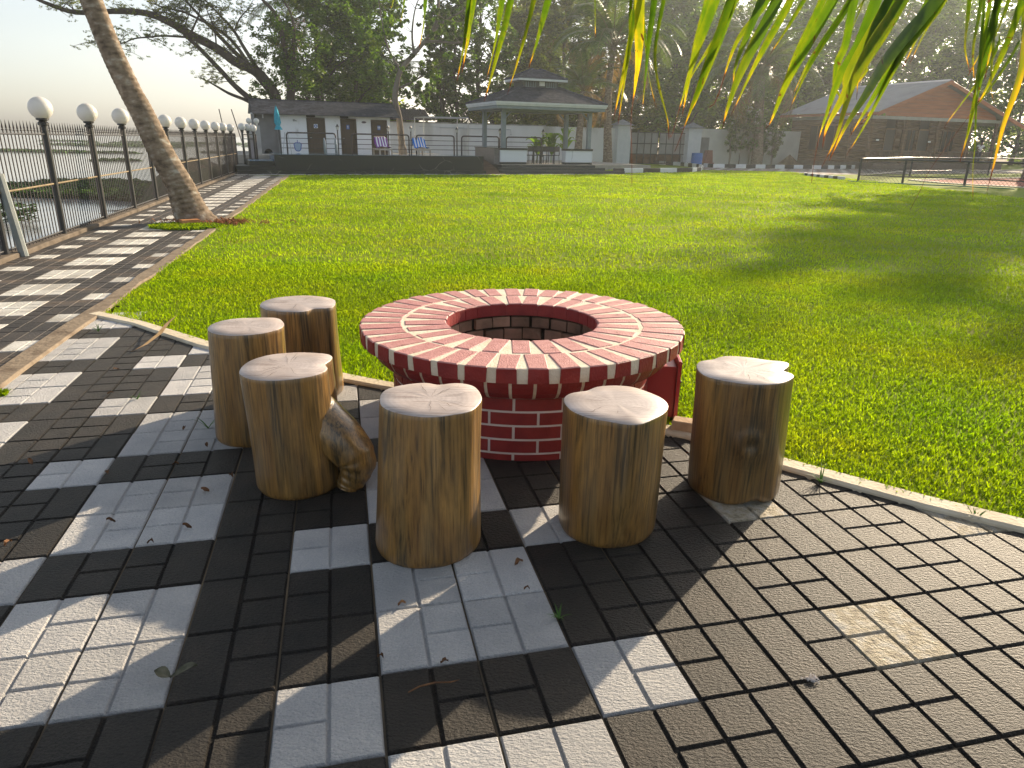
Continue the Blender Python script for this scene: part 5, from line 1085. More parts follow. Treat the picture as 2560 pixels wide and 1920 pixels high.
b = MB(); ring(b, 13.72, 16.48, 2.05, 3.95, 4.45, 4.55, .1); b.build('lantern_fascia', m_fascia, ln)
b = MB(); hip(b, (13.72, 16.48, 2.05, 3.95, 4.552), (14.9, 15.3, 2.95, 3.05, 5.06), 8, 2); b.build('top_roof', m_slate, gz, tint=True)
for k, (s0, s1, lab) in enumerate(((12.5, 13.96, 'left'), (16.2, 17.77, 'right'))):
    b = MB(); rbox(b, s0, s1, 1.4, 1.85, .52, 1.10); p_ = b.build('parapet', m_wmarble, gz)
    b = MB(); rbox(b, s0-.02, s1+.02, 1.36, 1.89, 1.102, 1.20); b.build('black_top', m_bmarble, p_)
    b = MB(); rbox(b, s0, s1, 1.39, 1.86, .402, .518); b.build('black_base', m_bmarble, p_)
b = MB(); rbox(b, 12.2, 12.52, 1.5, 4.3, .40, 1.18); b.build('side_parapet', mat('grey_granite', [(.3, (.10, .09, .095)), (.7, (.15, .14, .145))], 14, .4, .5), gz)
b = MB(); rbox(b, 12.16, 12.499, 1.46, 4.34, 1.182, 1.21); b.build('side_top', m_bmarble, gz)
t = thing('wooden_ramp', 'brown plank ramp between the pool wall and the gazebo', 'ramp', RF(11.6, .2))
b = MB()
for i in range(14):
    d0 = -.05+i*.24; z = .03+.047*i; b.box((11.23, d0, z-.03), (12.19, d0+.225, z+.02), RF)
b.build('planks', mat('ramp_plank', [(.3, (.13, .085, .06)), (.7, (.22, .15, .11))], 3, .85, .2, stretch=(.5, .5, 2)), t)
b = MB(); b.add([RF(11.24, -.05, -.04), RF(12.18, -.05, -.04), RF(12.18, 3.5, -.04), RF(11.24, 3.5, -.04), RF(11.24, -.05, .0), RF(12.18, -.05, .0), RF(12.18, 3.5, .64), RF(11.24, 3.5, .64)], [(0, 1, 5, 4), (1, 2, 6, 5), (2, 3, 7, 6), (3, 0, 4, 7), (4, 5, 6, 7)]); b.build('base', m_soil, t)
# table and chairs
t = thing('dining_table', 'dark wooden table inside the gazebo', 'table', RF(14.6, 3.0, .415))
b = MB(); rbox(b, 13.8, 15.4, 2.5, 3.6, 1.12, 1.17); b.build('tabletop', mat('dark_wood', [(.3, (.03, .02, .015)), (.7, (.06, .04, .03))], 4, .4, .5), t)
for s, d in ((13.9, 2.6), (15.3, 2.6), (13.9, 3.5), (15.3, 3.5)):
    b = MB(); rbox(b, s-.04, s+.04, d-.04, d+.04, .416, 1.119); b.build('leg', m_blackmetal, t)
ch = thing('chair', 'x', 'chair', (0, 0, 0), 'black chairs around the gazebo tables')
b = MB(); b.bbox((-.22, -.22, .42), (.22, .22, .46), None, .01); b.build('seat', m_blackmetal, ch)
b = MB(); b.box((-.21, .19, .62), (.21, .22, .88)); b.box((-.21, .19, .46), (-.18, .22, .62)); b.box((.18, .19, .46), (.21, .22, .62)); b.build('backrest', m_blackmetal, ch)
for x in (-.19, .19):
    for y in (-.19, .19): b = MB(); b.tube([(x*1.12, y*1.12, 0), (x, y, .42)], .016, 6); b.build('leg', m_blackmetal, ch)
for i, (s, d, a, lab) in enumerate([(14.35, 2.05, 3.4, 'black chair at the left end of the gazebo opening'), (14.8, 2.0, 2.9, 'second black chair from the left in the gazebo opening'), (15.2, 2.1, 3.3, 'third black chair from the left in the gazebo opening'), (15.55, 1.95, 2.7, 'fourth black chair from the left in the gazebo opening'), (15.9, 2.2, 3.6, 'black chair next to the right white parapet of the gazebo'), (15.7, 3.3, .6, 'black chair behind the others at the back of the gazebo')]):
    o = ch if i == 0 else copy_tree(ch); o.location = RF(s, d, .415); o.rotation_euler.z = a+RA; o['label'] = lab

# ------------------------------------------------------------------ gate, pillars, cottage
m_tilegrey = mat('grey_tile', [(.3, (.10, .115, .13)), (.7, (.16, .18, .20))], 6, .6, .4)
for s0, s1, h_, lab in ((26.55, 27.65, 2.76, 'white gate pillar with a tiled cap left of the gate'), (32.75, 33.92, 2.70, 'white gate pillar with a tiled cap right of the gate')):
    t = thing('gate_pillar', lab, 'pillar', RF(s0, 13.6), 'white pillars of the entrance gate'); b = MB(); rbox(b, s0, s1, 13.5, 14.3, -.05, h_); rbox(b, s0-.05, s1+.05, 13.45, 14.35, h_-.22, h_-.12); b.build('shaft', m_fascia, t)
    b = MB(); c = ((s0+s1)/2, 13.9); lo = [(s0-.18, 13.3), (s1+.18, 13.3), (s1+.18, 14.5), (s0-.18, 14.5)]
    b.add([RF(*p, h_+.001) for p in lo]+[RF(*c, h_+.42)], [(0, 1, 4), (1, 2, 4), (2, 3, 4), (3, 0, 4), (3, 2, 1, 0)]); b.build('tile_cap', m_tilegrey, t)
t = thing('entrance_gate', 'double metal gate with grey panels above and bars below between white pillars', 'gate', RF(28, 14))
m_panel = mat('gate_panel', [(.3, (.20, .20, .195)), (.7, (.26, .26, .25))], 2, .6, .3)
for s0, s1 in ((27.95, 30.36), (30.46, 33.02)):
    b = MB(); rbox(b, s0+.03, s1-.03, 14.0, 14.03, .80, 2.30); pn = b.build('leaf', m_panel, t)
    b = MB()
    for i in range(5): s = s0+(s1-s0)*i/4; rbox(b, max(s0, s-.03), min(s1, s+.03), 13.96, 13.998, .1, 2.34)
    for z in (.08, .76, 1.5, 2.28): rbox(b, s0+.031, s1-.031, 13.955, 13.959, z, z+.06)
    b.build('frame', m_blackmetal, pn); b = MB()
    for i in range(22): s = s0+(s1-s0)*(i+.5)/22; b.tube([RF(s, 14.01, .1), RF(s, 14.01, .79)], .014, 4)
    b.build('bars', m_rustmetal, pn)
b = MB()
for i in range(44): s = 28+i*.115; b.tube([RF(s, 14.0, 2.34), RF(s, 14.0, 2.5+.06*math.sin(i*.14))], .01, 4, cap=False)
b.build('spikes', m_blackmetal, t)
b = MB(); b.poly([RF(26, 16.5, .01), RF(34.5, 16.5, .01), RF(34.5, 16.5, .75), RF(26, 16.5, .75)])
tag(b.build('red_earth_bank', mat('red_earth', [(.3, (.12, .06, .035)), (.7, (.22, .11, .06))], 3, .95, .1)), 'low reddish earth bank seen through the bars of the gate', 'bank', kind='structure')
t = thing('drum', 'blue plastic drum beside the right gate pillar', 'drum', RF(31.8, 11, 0)); b = MB(); q = RF(31.8, 11, 0)
b.lathe([(.001, .05), (.38, .05), (.40, .1), (.40, .35), (.415, .37), (.40, .39), (.40, .7), (.415, .72), (.40, .74), (.38, .92), (.001, .92)], 20, q); b.build('body', mat('blue_plastic', [(0, (.02, .13, .42))], rough=.45), t, smooth=False)
b = MB(); b.lathe([(.39, .921), (.39, .95), (.001, .955)], 20, q); b.build('lid', mat('blue_plastic_lid', [(0, (.03, .16, .46))], rough=.45), t)
b = MB(); b.add([RF(33.6, 12.4, .25), RF(34.35, 12.4, .25), RF(34.3, 12.8, .25), RF(33.6, 12.8, .25), RF(33.85, 12.4, 1.14), RF(34.25, 12.4, 1.14), RF(34.25, 12.8, 1.14), RF(33.85, 12.8, 1.14)], [(0, 1, 5, 4), (1, 2, 6, 5), (2, 3, 7, 6), (3, 0, 4, 7), (4, 5, 6, 7)]); rbox(b, 33.3, 34.4, 12.3, 12.9, -.05, .248)
tag(b.build('tile_stack', mat('stacked_tile', [(.35, (.16, .07, .055)), (.65, (.26, .12, .10))], 9, .9, .1, stretch=(1, 1, 6))), 'small stack of red roof tiles against the white wall right of the drum', 'tile stack')
b = MB(); n = 9; V = []
for i in range(n+1):
    for j in range(13):
        a = 2*math.pi*j/12; f = i/n; q = RF(42.3+1.5*f*math.cos(a), 12.9+.8*f*math.sin(a)); V.append((q[0], q[1], -.02+.95*(1-f)**1.2*(1+.3*mnoise.noise(Vector((i, j % 12, 3))))))
b.add(V, [(i*13+j, i*13+j+1, (i+1)*13+j+1, (i+1)*13+j) for i in range(n) for j in range(12)])
tag(b.build('sand_heap', m_soil, smooth=True), 'low heap of brown sand against the wall left of the wooden cottage', 'sand heap')

ct = thing('cottage', 'brown wooden cottage with a grey corrugated roof and a reddish boarded gable', 'cottage', RF(50, 9))
CD = 7.4
m_log = mat('log_wall', [(.3, (.06, .036, .02)), (.5, (.17, .10, .05)), (.7, (.085, .052, .03))], 1.5, .8, .2, stretch=(.6, .6, 5), detail=6)
m_board = mat('red_board', [(.3, (.31, .10, .045)), (.7, (.44, .16, .075))], 2, .7, .3, stretch=(.4, .4, 4))
b = MB(); rbox(b, 44.2, 58.6, CD-.95, 15.6, -.05, .45); b.build('plinth', mat('plinth_stone', [(.3, (.11, .085, .065)), (.7, (.17, .13, .10))], 4, .9, .2), ct)
b = MB()
for i in range(15):      # horizontal logs of the side and the veranda back wall
    z = .46+i*.215
    b.tube([RF(44.55, CD+1.9, z+.1), RF(44.55, 15.4, z+.1)], .125, 8)
    for s0, s1 in ((44.7, 48.2), (49.4, 51.9), (53.2, 58.2)): b.tube([RF(s0, CD+2.0, z+.1), RF(s1, CD+2.0, z+.1)], .12, 8)
b.build('log_wall', m_log, ct)
b = MB(); rbox(b, 44.62, 58.3, CD+2.1, CD+2.2, .45, 3.72); rbox(b, 44.62, 44.7, CD+2.2, 15.4, .45, 3.72); b.build('inner_wall', m_dark, ct)
for s0, s1 in ((48.2, 49.4), (51.9, 53.2)):
    b = MB(); rbox(b, s0+.05, s1-.05, CD+1.95, CD+2.02, .46, 2.9); dr_ = b.build('door', mat('dark_door', [(0, (.018, .016, .015))], rough=.5), ct)
    b = MB(); rbox(b, s0-.05, s0+.05, CD+1.86, CD+2.06, .46, 2.95); rbox(b, s1-.05, s1+.05, CD+1.86, CD+2.06, .46, 2.95); rbox(b, s0+.051, s1-.051, CD+1.86, CD+2.06, 2.9, 3.0); b.build('frame', m_log, dr_)
for d0 in (10.6,):
    b = MB(); rbox(b, 44.36, 44.41, d0, d0+2.6, 1.3, 3.1); wd = b.build('window', m_dark, ct)
    b = MB()
    for q in (0, .87, 1.73, 2.55): rbox(b, 44.32, 44.358, d0+q, d0+q+.07, 1.3, 3.1)
    b.build('frame', m_log, wd)
for s0 in (50.0, 54.6):
    b = MB(); rbox(b, s0, s0+1.5, CD+1.84, CD+1.88, 1.3, 2.9); wd = b.build('window', m_dark, ct)
    b = MB()
    for q in (0, .5, 1.0, 1.45): rbox(b, s0+q, s0+q+.06, CD+1.80, CD+1.838, 1.3, 2.9)
    b.build('frame', m_log, wd)
for s in (44.55, 48.0, 51.6, 55.2, 58.3):
    b = MB(); rbox(b, s-.10, s+.10, CD-.1, CD+.1, .46, 3.85); b.build('post', m_log, ct)
b = MB(); rbox(b, 44.4, 58.5, CD-.16, CD-.02, 3.56, 3.78); rbox(b, 44.4, 44.56, CD+.11, 15.4, 3.56, 3.8); b.build('white_beam', mat('dusty_white', [(.3, (.32, .32, .30)), (.7, (.42, .42, .40))], 2, .8), ct)
for s0, s1 in ((44.7, 47.9), (48.1, 51.5), (53.2, 55.1), (55.3, 58.2)):
    b = MB(); rbox(b, s0, s1, CD-.05, CD+.03, 1.28, 1.36); rbox(b, s0, s1, CD-.05, CD+.03, .55, .62)
    n = int((s1-s0)/.17)
    for i in range(n): rbox(b, s0+i*.17, s0+i*.17+.06, CD-.04, CD+.02, .621, 1.279)
    b.build('veranda_railing', mat('railing_wood', [(.3, (.09, .06, .04)), (.7, (.14, .095, .06))], 3, .8), ct)
AP = (51.0, 6.42); EL = (44.1, 4.02); ER = (60.6, 3.42)
def roofz(s): return EL[1]+(AP[1]-EL[1])*(s-EL[0])/(AP[0]-EL[0]) if s < AP[0] else AP[1]+(ER[1]-AP[1])*(s-AP[0])/(ER[0]-AP[0])
b = MB()                       # boarded gable
for i in range(8):
    z0, z1 = 3.80+i*.3, 3.80+(i+1)*.3-.014
    def ends(z):
        a = EL[0]+(z+.24-EL[1])/(AP[1]-EL[1])*(AP[0]-EL[0]); c = AP[0]+(AP[1]-z-.24)/(AP[1]-ER[1])*(ER[0]-AP[0]); return max(a, 45.6), min(c, 57.9)
    a0, c0 = ends(z0); a1, c1 = ends(z1)
    if a1 >= c1: c1 = a1+.02
    f_ = CD-.10; b.add([RF(a0, f_-.03, z0), RF(c0, f_-.03, z0), RF(c1, f_, z1), RF(a1, f_, z1), RF(a0, f_+.05, z0), RF(c0, f_+.05, z0), RF(c1, f_+.05, z1), RF(a1, f_+.05, z1)], [(0, 1, 2, 3), (0, 4, 5, 1), (3, 2, 6, 7), (4, 7, 6, 5)])
b.build('gable_boards', m_board, ct)
m_corr = mat('corrugated_sheet', [(.3, (.16, .165, .175)), (.55, (.23, .235, .245)), (.75, (.18, .17, .165))], .8, .38, .5, detail=7)
b = MB(); nc = 90; DF, DB = CD-.75, 16.6
for side, (E_, q0, q1) in enumerate(((EL, EL[0], AP[0]), (ER, AP[0], ER[0]))):
    V = []; nn2 = nc*4
    for i in range(nn2+1):
        d = DF+(DB-DF)*i/nn2; dz = .022*math.sin(i*math.pi/2)
        for j in range(5): s = q0+(q1-q0)*j/4; V.append(RF(s, d, roofz(s)+dz))
    b.add(V, [(i*5+j, i*5+j+1, (i+1)*5+j+1, (i+1)*5+j) for i in range(nn2) for j in range(4)])
b.build('corrugated_roof', m_corr, ct, smooth=True)
b = MB(); b.add([RF(AP[0]-.35, DF, AP[1]-.08), RF(AP[0]-.35, DB, AP[1]-.08), RF(AP[0], DF, AP[1]+.07), RF(AP[0], DB, AP[1]+.07), RF(AP[0]+.35, DF, AP[1]-.06), RF(AP[0]+.35, DB, AP[1]-.06)], [(0, 1, 3, 2), (2, 3, 5, 4)]); b.build('ridge_cap', mat('pale_ridge', [(0, (.50, .48, .46))], rough=.5), ct)
b = MB()
for q in (EL, ER):
    sg = 1; s0, z0 = q; s1, z1 = AP; b.add([RF(s0, DF-.03, z0-.30), RF(s1, DF-.03, z1-.30), RF(s1, DF-.03, z1-.03), RF(s0, DF-.03, z0-.03), RF(s0, DF+.02, z0-.30), RF(s1, DF+.02, z1-.30), RF(s1, DF+.02, z1-.03), RF(s0, DF+.02, z0-.03)], [(0, 1, 2, 3), (0, 4, 5, 1), (3, 2, 6, 7), (4, 7, 6, 5)])
rbox(b, EL[0]+.01, EL[0]+.06, DF+.03, DB-.05, EL[1]-.22, EL[1]-.03); b.build('bargeboards', m_board, ct)
for s, z in ((47.2, 2.05), (53.0, 2.0)):
    b = MB(); rbox(b, s, s+.3, CD+1.74, CD+1.76, z, z+.12); b.build('name_plate', m_signw, ct)
# low fence with mesh round the red court
court = [(19.9, 36.9), (26.3, 40.8), (34, 45.6), (40, 42), (30, 34), (21.82, 31.36), (20.0, 34.0)]
b = MB(); b.poly([(x, y, .012) for x, y in court]); struct(b.build('court_surface', mat('red_court', [(.3, (.22, .05, .035)), (.7, (.30, .08, .055))], 2, .9, .1)))
b = MB()
for p, q in zip(court, court[1:]+court[:1]):
    d = Vector((q[0]-p[0], q[1]-p[1])).normalized(); T = lambda x, y, z: (p[0]+d.x*x-d.y*y, p[1]+d.y*x+d.x*y, z); b.box((0, -.15, -.02), (math.hypot(q[0]-p[0], q[1]-p[1]), .15, .05), T)
struct(b.build('court_edging', m_mortar))
fe = thing('low_fence', 'low black pipe fence with wire mesh around the red court', 'fence', (16.2, 34.6, 0))
FL = [(16.19, 34.63), (17.75, 33.6), (19.75, 32.2), (21.6, 30.2), (22.6, 28.2)]; BL = [(16.19, 34.63), (22.9, 42.7), (29.8, 46.4), (38, 50)]
FZ = 1.02; Pp = []
for L_ in (FL, BL):
    Pp += L_
    for z in (FZ, .30):
        b = MB(); b.tube([(x, y, z) for x, y in L_], .042 if z > .5 else .022, 8); b.build('rail', m_blackmetal, fe)
for x, y in FL+BL[1:]:
    b = MB(); b.tube([(x, y, -.05), (x, y, FZ)], .055, 8); b.build('post', m_blackmetal, fe)
b = MB()
for L_ in (FL, BL[:3]):
    for p, q in zip(L_, L_[1:]):
        D = math.hypot(q[0]-p[0], q[1]-p[1]); n = int(D/.16)
        for i in range(-4, n):
            for sg in (0, 1):
                a0, a1 = i*.16, i*.16+.62
                if sg: a0, a1 = a1, a0
                if min(a0, a1) < 0 or max(a0, a1) > D: continue
                P_ = lambda a, z: (p[0]+(q[0]-p[0])*a/D, p[1]+(q[1]-p[1])*a/D, z); b.tube([P_(a0, .04), P_(a1, .66)], .0055, 3, cap=False)
b.build('wire_mesh', m_rustmetal, fe)
b = MB(); b.tube([(15.9, 35.1, .02), (15.75, 34.2, .02), (16.3, 33.6, .02), (17.6, 32.6, .02), (19.0, 31.8, .02), (20.5, 30, .02)], .03, 6); tag(b.build('hose', mat('green_hose', [(0, (.03, .16, .07))], rough=.5)), 'thin green hose on the lawn along the low black fence', 'hose')

# ------------------------------------------------------------------ person near the cottage
def skin_obj(name, verts, edges, rad, m, parent, root=0, sub=2):
    o_ = Vector(ORG[parent.name]); me = bpy.data.meshes.new(name); me.from_pydata(verts, edges, []); me.materials.append(m)
    o = bpy.data.objects.new(name, me); COL.objects.link(o); o.parent = parent; ORG[o.name] = tuple(o_); md = o.modifiers.new('skin', 'SKIN'); md.use_smooth_shade = True
    for i, r_ in enumerate(rad): sv = me.skin_vertices[0].data[i]; sv.radius = (r_, r_) if not hasattr(r_, '__len__') else r_; sv.use_root = (i == root)
    o.modifiers.new('sub', 'SUBSURF').levels = sub; o.modifiers['sub'].render_levels = sub; return o
px_, py_, _ = RF(55.9, 6.75)
pe = thing('person', 'person in white shirt and dark trousers looking down beside the cottage', 'person', (px_, py_, .45))
m_skin = mat('brown_skin', [(0, (.13, .065, .04))], rough=.5); m_shirt = mat('white_shirt', [(.3, (.62, .62, .64)), (.7, (.72, .72, .74))], 5, .9, .1); m_trous = mat('dark_trousers', [(0, (.03, .03, .04))], rough=.9)
bv = [(0, 0, .92), (0, -.02, 1.12), (.0, -.07, 1.32), (0, -.12, 1.44), (0, -.16, 1.50), (-.02, -.21, 1.60), (-.02, -.22, 1.68), (.2, -.10, 1.38), (.27, -.16, 1.12), (.20, -.36, 1.02), (.17, -.43, 1.0), (-.2, -.10, 1.38), (-.26, -.16, 1.12), (-.17, -.36, 1.05), (-.13, -.43, 1.03), (.10, 0, .86), (.11, -.03, .48), (.11, .03, .08), (.11, -.10, .03), (-.10, 0, .86), (-.12, -.02, .48), (-.12, .03, .08), (-.12, -.10, .03)]
be = [(0, 1), (1, 2), (2, 3), (3, 4), (4, 5), (5, 6), (2, 7), (7, 8), (8, 9), (9, 10), (2, 11), (11, 12), (12, 13), (13, 14), (0, 15), (15, 16), (16, 17), (17, 18), (0, 19), (19, 20), (20, 21), (21, 22)]
br = [.14, .13, .15, .09, .055, .085, .08, .07, .045, .034, .04, .07, .045, .034, .04, .10, .065, .045, .04, .10, .065, .045, .04]
skin_obj('body', bv, be, br, m_skin, pe)
skin_obj('shirt', [(0, 0, .86), (0, -.02, 1.12), (0, -.07, 1.33), (0, -.11, 1.41), (.19, -.10, 1.38), (.245, -.13, 1.24), (-.19, -.10, 1.38), (-.24, -.13, 1.24)], [(0, 1), (1, 2), (2, 3), (2, 4), (4, 5), (2, 6), (6, 7)], [.165, .16, .175, .09, .09, .075, .09, .075], m_shirt, pe)
skin_obj('trousers', [(0, 0, .93), (.10, 0, .84), (.11, -.03, .48), (.11, .02, .12), (-.10, 0, .84), (-.12, -.02, .48), (-.12, .02, .12)], [(0, 1), (1, 2), (2, 3), (0, 4), (4, 5), (5, 6)], [.15, .12, .085, .075, .12, .085, .075], m_trous, pe)
b = MB(); b.sphere((px_-.02, py_-.19, 2.13), .105, 12, 8, 1.05); b.build('hair', m_dark, pe, smooth=True)
b = MB(); b.sphere((px_-.02, py_-.305, 2.08), .018, 6, 5); b.build('nose', m_skin, pe, smooth=True)

# ------------------------------------------------------------------ trees
def leafmat(name, a, b_, c, trans=.3):
    return mat(name, [(.3, a), (.55, b_), (.78, c)], .55, .55, .2, trans=trans, tcol=(1.9, 1.8, .5), tint=True)
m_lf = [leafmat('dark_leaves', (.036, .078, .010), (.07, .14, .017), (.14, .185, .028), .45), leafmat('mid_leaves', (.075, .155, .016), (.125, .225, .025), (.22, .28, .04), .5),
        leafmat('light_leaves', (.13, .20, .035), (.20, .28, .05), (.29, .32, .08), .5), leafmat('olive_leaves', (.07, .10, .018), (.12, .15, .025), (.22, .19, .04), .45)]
m_bark = mat('tree_bark', [(.3, (.045, .035, .028)), (.6, (.09, .072, .058)), (.8, (.14, .12, .10))], 3, .9, .1, 1, 8, stretch=(1, 1, .3), detail=8)
m_palebark = mat('pale_bark', [(.3, (.10, .085, .07)), (.55, (.18, .155, .13)), (.75, (.26, .235, .20))], 3, .9, .1, 1, 8, stretch=(1, 1, .4), detail=8)
def leaf_cloud(name, clumps, m, parent, size, seed, droop=.0, asp=.5):
    """clumps: (centre, (rx, ry, rz), count)"""
    g = np.random.default_rng(seed); A = []; T_ = []
    for c, r_, n in clumps:
        d = g.normal(size=(n, 3)); d /= np.linalg.norm(d, axis=1)[:, None]; q = g.random(n)**.45
        # small sprays inside each clump keep gaps between them
        ns = max(3, n//26); sp = g.normal(size=(ns, 3)); sp /= np.linalg.norm(sp, axis=1)[:, None]; sp *= (g.random(ns)**.4)[:, None]
        k = g.integers(0, ns, n); P = sp[k]+d*q[:, None]*.30; A.append(np.asarray(c)+P*np.asarray(r_)); T_.append(np.clip(.95+.28*g.normal(size=ns)[k]+.18*g.normal(size=n), .4, 1.8))
    C = np.concatenate(A); T_ = np.concatenate(T_); n = len(C); az = g.uniform(0, 6.283, n); el = g.uniform(-.6, .5, n)-droop; s_ = size*g.uniform(.6, 1.4, n)
    e1 = np.c_[np.cos(az)*np.cos(el), np.sin(az)*np.cos(el), np.sin(el)]; rl = g.uniform(-1.2, 1.2, n); side = np.c_[-np.sin(az), np.cos(az), 0*az]; upv = np.cross(e1, side)
    e2 = side*np.cos(rl)[:, None]+upv*np.sin(rl)[:, None]
    V = np.stack([C-e1*s_[:, None]*.5, C-e2*(s_*asp*.5)[:, None]-e1*(s_*.05)[:, None], C+e1*s_[:, None]*.5, C+e2*(s_*asp*.5)[:, None]-e1*(s_*.05)[:, None]], 1)
    return np_mesh(name, V.reshape(-1, 3), np.arange(n*4).reshape(-1, 4), m, parent, T_)
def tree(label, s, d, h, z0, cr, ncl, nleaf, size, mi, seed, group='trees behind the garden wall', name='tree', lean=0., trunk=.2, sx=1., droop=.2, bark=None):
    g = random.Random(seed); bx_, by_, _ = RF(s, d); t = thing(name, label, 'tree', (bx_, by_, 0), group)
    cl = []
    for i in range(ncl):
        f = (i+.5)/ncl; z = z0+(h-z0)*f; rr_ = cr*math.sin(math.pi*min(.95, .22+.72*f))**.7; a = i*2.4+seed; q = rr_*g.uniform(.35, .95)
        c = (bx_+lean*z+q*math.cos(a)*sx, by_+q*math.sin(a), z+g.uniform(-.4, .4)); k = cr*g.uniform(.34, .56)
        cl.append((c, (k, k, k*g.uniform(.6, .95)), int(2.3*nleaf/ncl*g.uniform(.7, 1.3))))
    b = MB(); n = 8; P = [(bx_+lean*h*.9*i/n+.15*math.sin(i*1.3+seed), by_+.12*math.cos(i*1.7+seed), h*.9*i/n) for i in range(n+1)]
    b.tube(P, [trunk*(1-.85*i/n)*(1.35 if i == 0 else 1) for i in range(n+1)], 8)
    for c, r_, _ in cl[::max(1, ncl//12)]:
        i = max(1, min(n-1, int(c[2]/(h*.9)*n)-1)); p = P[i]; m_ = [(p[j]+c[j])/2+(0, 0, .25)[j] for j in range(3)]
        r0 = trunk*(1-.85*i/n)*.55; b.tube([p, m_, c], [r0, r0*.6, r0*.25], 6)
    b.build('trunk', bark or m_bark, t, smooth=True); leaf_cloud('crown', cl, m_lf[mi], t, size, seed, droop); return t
# big spreading tree on the lake side: bare dark limbs and thin feathery leaves
LIMBS = [
[(3.1, -.2), (2.95, 1.6), (2.78, 3.57), (2.21, 4.55), (1.62, 5.02), (0.84, 5.35), (-0.02, 5.96), (-1.21, 6.53), (-2.09, 6.99), (-2.8, 7.28), (-3.62, 7.41), (-4.73, 7.36), (-6.37, 7.18), (-7.37, 7.42), (-7.94, 7.64)],
[(2.7, 2.2), (1.9, 2.9), (1.58, 3.33), (0.71, 4.11), (-0.01, 4.94), (-0.82, 5.85), (-1.46, 6.46), (-1.67, 6.67), (-2.31, 7.09), (-2.87, 7.56)],
[(1.9, 3.0), (1.27, 3.38), (0.35, 3.73), (-0.35, 4.13), (-1.04, 4.49)],
[(2.78, 3.57), (2.02, 4.54), (1.57, 5.14), (0.78, 5.95), (-0.04, 6.84), (-0.63, 7.44), (-1.25, 8.13), (-1.65, 8.61)],
[(1.94, 5.04), (1.4, 5.98), (0.99, 6.8), (0.45, 7.46), (-0.2, 8.11), (-0.5, 8.54)],
[(1.57, 5.14), (0.93, 6.2), (0.09, 6.91), (-0.88, 7.37), (-1.55, 7.6), (-2.34, 7.71), (-3.1, 7.93)],
[(3.4, 1.5), (3.57, 3.59), (3.61, 4.87), (3.45, 6.11), (3.2, 7.61), (2.52, 8.44), (2.13, 8.99)],
[(3.6, 3.2), (3.88, 4.88), (3.91, 6.13), (4.0, 7.24), (3.87, 7.96), (3.53, 8.53)],
[(-1.47, 6.4), (-2.52, 6.39), (-3.22, 6.28), (-3.91, 6.18), (-4.5, 5.94), (-5.2, 5.8), (-5.9, 6.0)],
[(-1.21, 6.59), (-0.76, 7.37), (-0.48, 8.2), (-0.37, 8.66)], [(-1.55, 6.68), (-1.23, 7.4), (-0.9, 8.16)], [(-0.02, 5.96), (-0.04, 6.84), (-0.34, 7.87), (-0.42, 8.2)],
[(1.0, 6.91), (1.3, 7.47), (1.72, 7.91), (2.08, 8.41)], [(-2.09, 6.99), (-2.26, 7.43), (-2.01, 8.07)], [(-6.37, 7.18), (-6.49, 7.38), (-6.9, 7.78)], [(-5.28, 7.29), (-5.67, 7.56), (-5.99, 7.91)]]
LR = [.36, .19, .12, .17, .11, .10, .24, .16, .055, .06, .05, .05, .05, .05, .04, .04]
rt_ = thing('spreading_tree', 'large tree with bare dark limbs spreading over the lake behind the changing rooms', 'tree', RF(3.1, 11))
b = MB(); twig_ends = []; g = random.Random(12)
for li, (L_, r0) in enumerate(zip(LIMBS, LR)):
    off = g.uniform(-.5, .5) if li > 2 else 0; P = [RF(s, 11+off*min(1, i/3)+.12*math.sin(i*1.3+li), z) for i, (s, z) in enumerate(L_)]
    C = catmull(P, 4); n = len(C); b.tube(C, [r0*(1-.80*i/(n-1)) for i in range(n)], 8, jit=.12)
    for k in range(2+len(L_)*(2 if li in (0, 1, 3, 4, 5, 8) else 1)):
        f = g.uniform(.25, 1); i = int(f*(n-1)); p = Vector(C[i]); 
        if p.z < 4.3: continue
        ln_ = g.uniform(.5, 1.6); a = g.uniform(-2.6, -.2) if g.random() < .65 else g.uniform(0, 3); e_ = Vector((math.cos(RA)*math.cos(a), math.sin(RA)*math.cos(a)*.5+g.uniform(-.4, .4), .55*abs(math.sin(a))-g.uniform(.0, .6)))
        q = p+e_*ln_*.5+Vector((0, 0, .1)); e2 = p+e_*ln_; b.tube([p, q, e2], [.022, .014, .006], 5, cap=False); twig_ends.append((e2, ln_)); twig_ends.append((q, ln_*.7))
        for _ in range(2):
            e3 = q+Vector((g.uniform(-.5, .5), g.uniform(-.5, .5), g.uniform(-.3, .4))); b.tube([q, e3], [.010, .004], 4, cap=False); twig_ends.append((e3, .5))
b.build('limbs', m_bark, rt_, smooth=True)
cl = [(tuple(p), (.38, .38, .22), 44) for p, l in twig_ends]
leaf_cloud('feathery_leaves', cl, m_lf[3], rt_, .085, 31, .3, .45)
cl = []
for s, z, r_, n in ((2.6, 4.3, .9, 500), (1.9, 3.9, .6, 260), (2.9, 6.2, 1.0, 500), (2.3, 5.7, .8, 420), (3.2, 7.2, .9, 380), (3.6, 5.2, 1.0, 700), (1.5, 3.45, .4, 100), (4.6, 6.4, 1.3, 900), (4.4, 4.6, 1.1, 800), (2.2, 6.9, .6, 200)):
    c = RF(s, 10.8, z); cl.append((c, (r_, r_, r_*.8), n))
leaf_cloud('lower_leaves', cl, m_lf[0], rt_, .17, 33, .35)
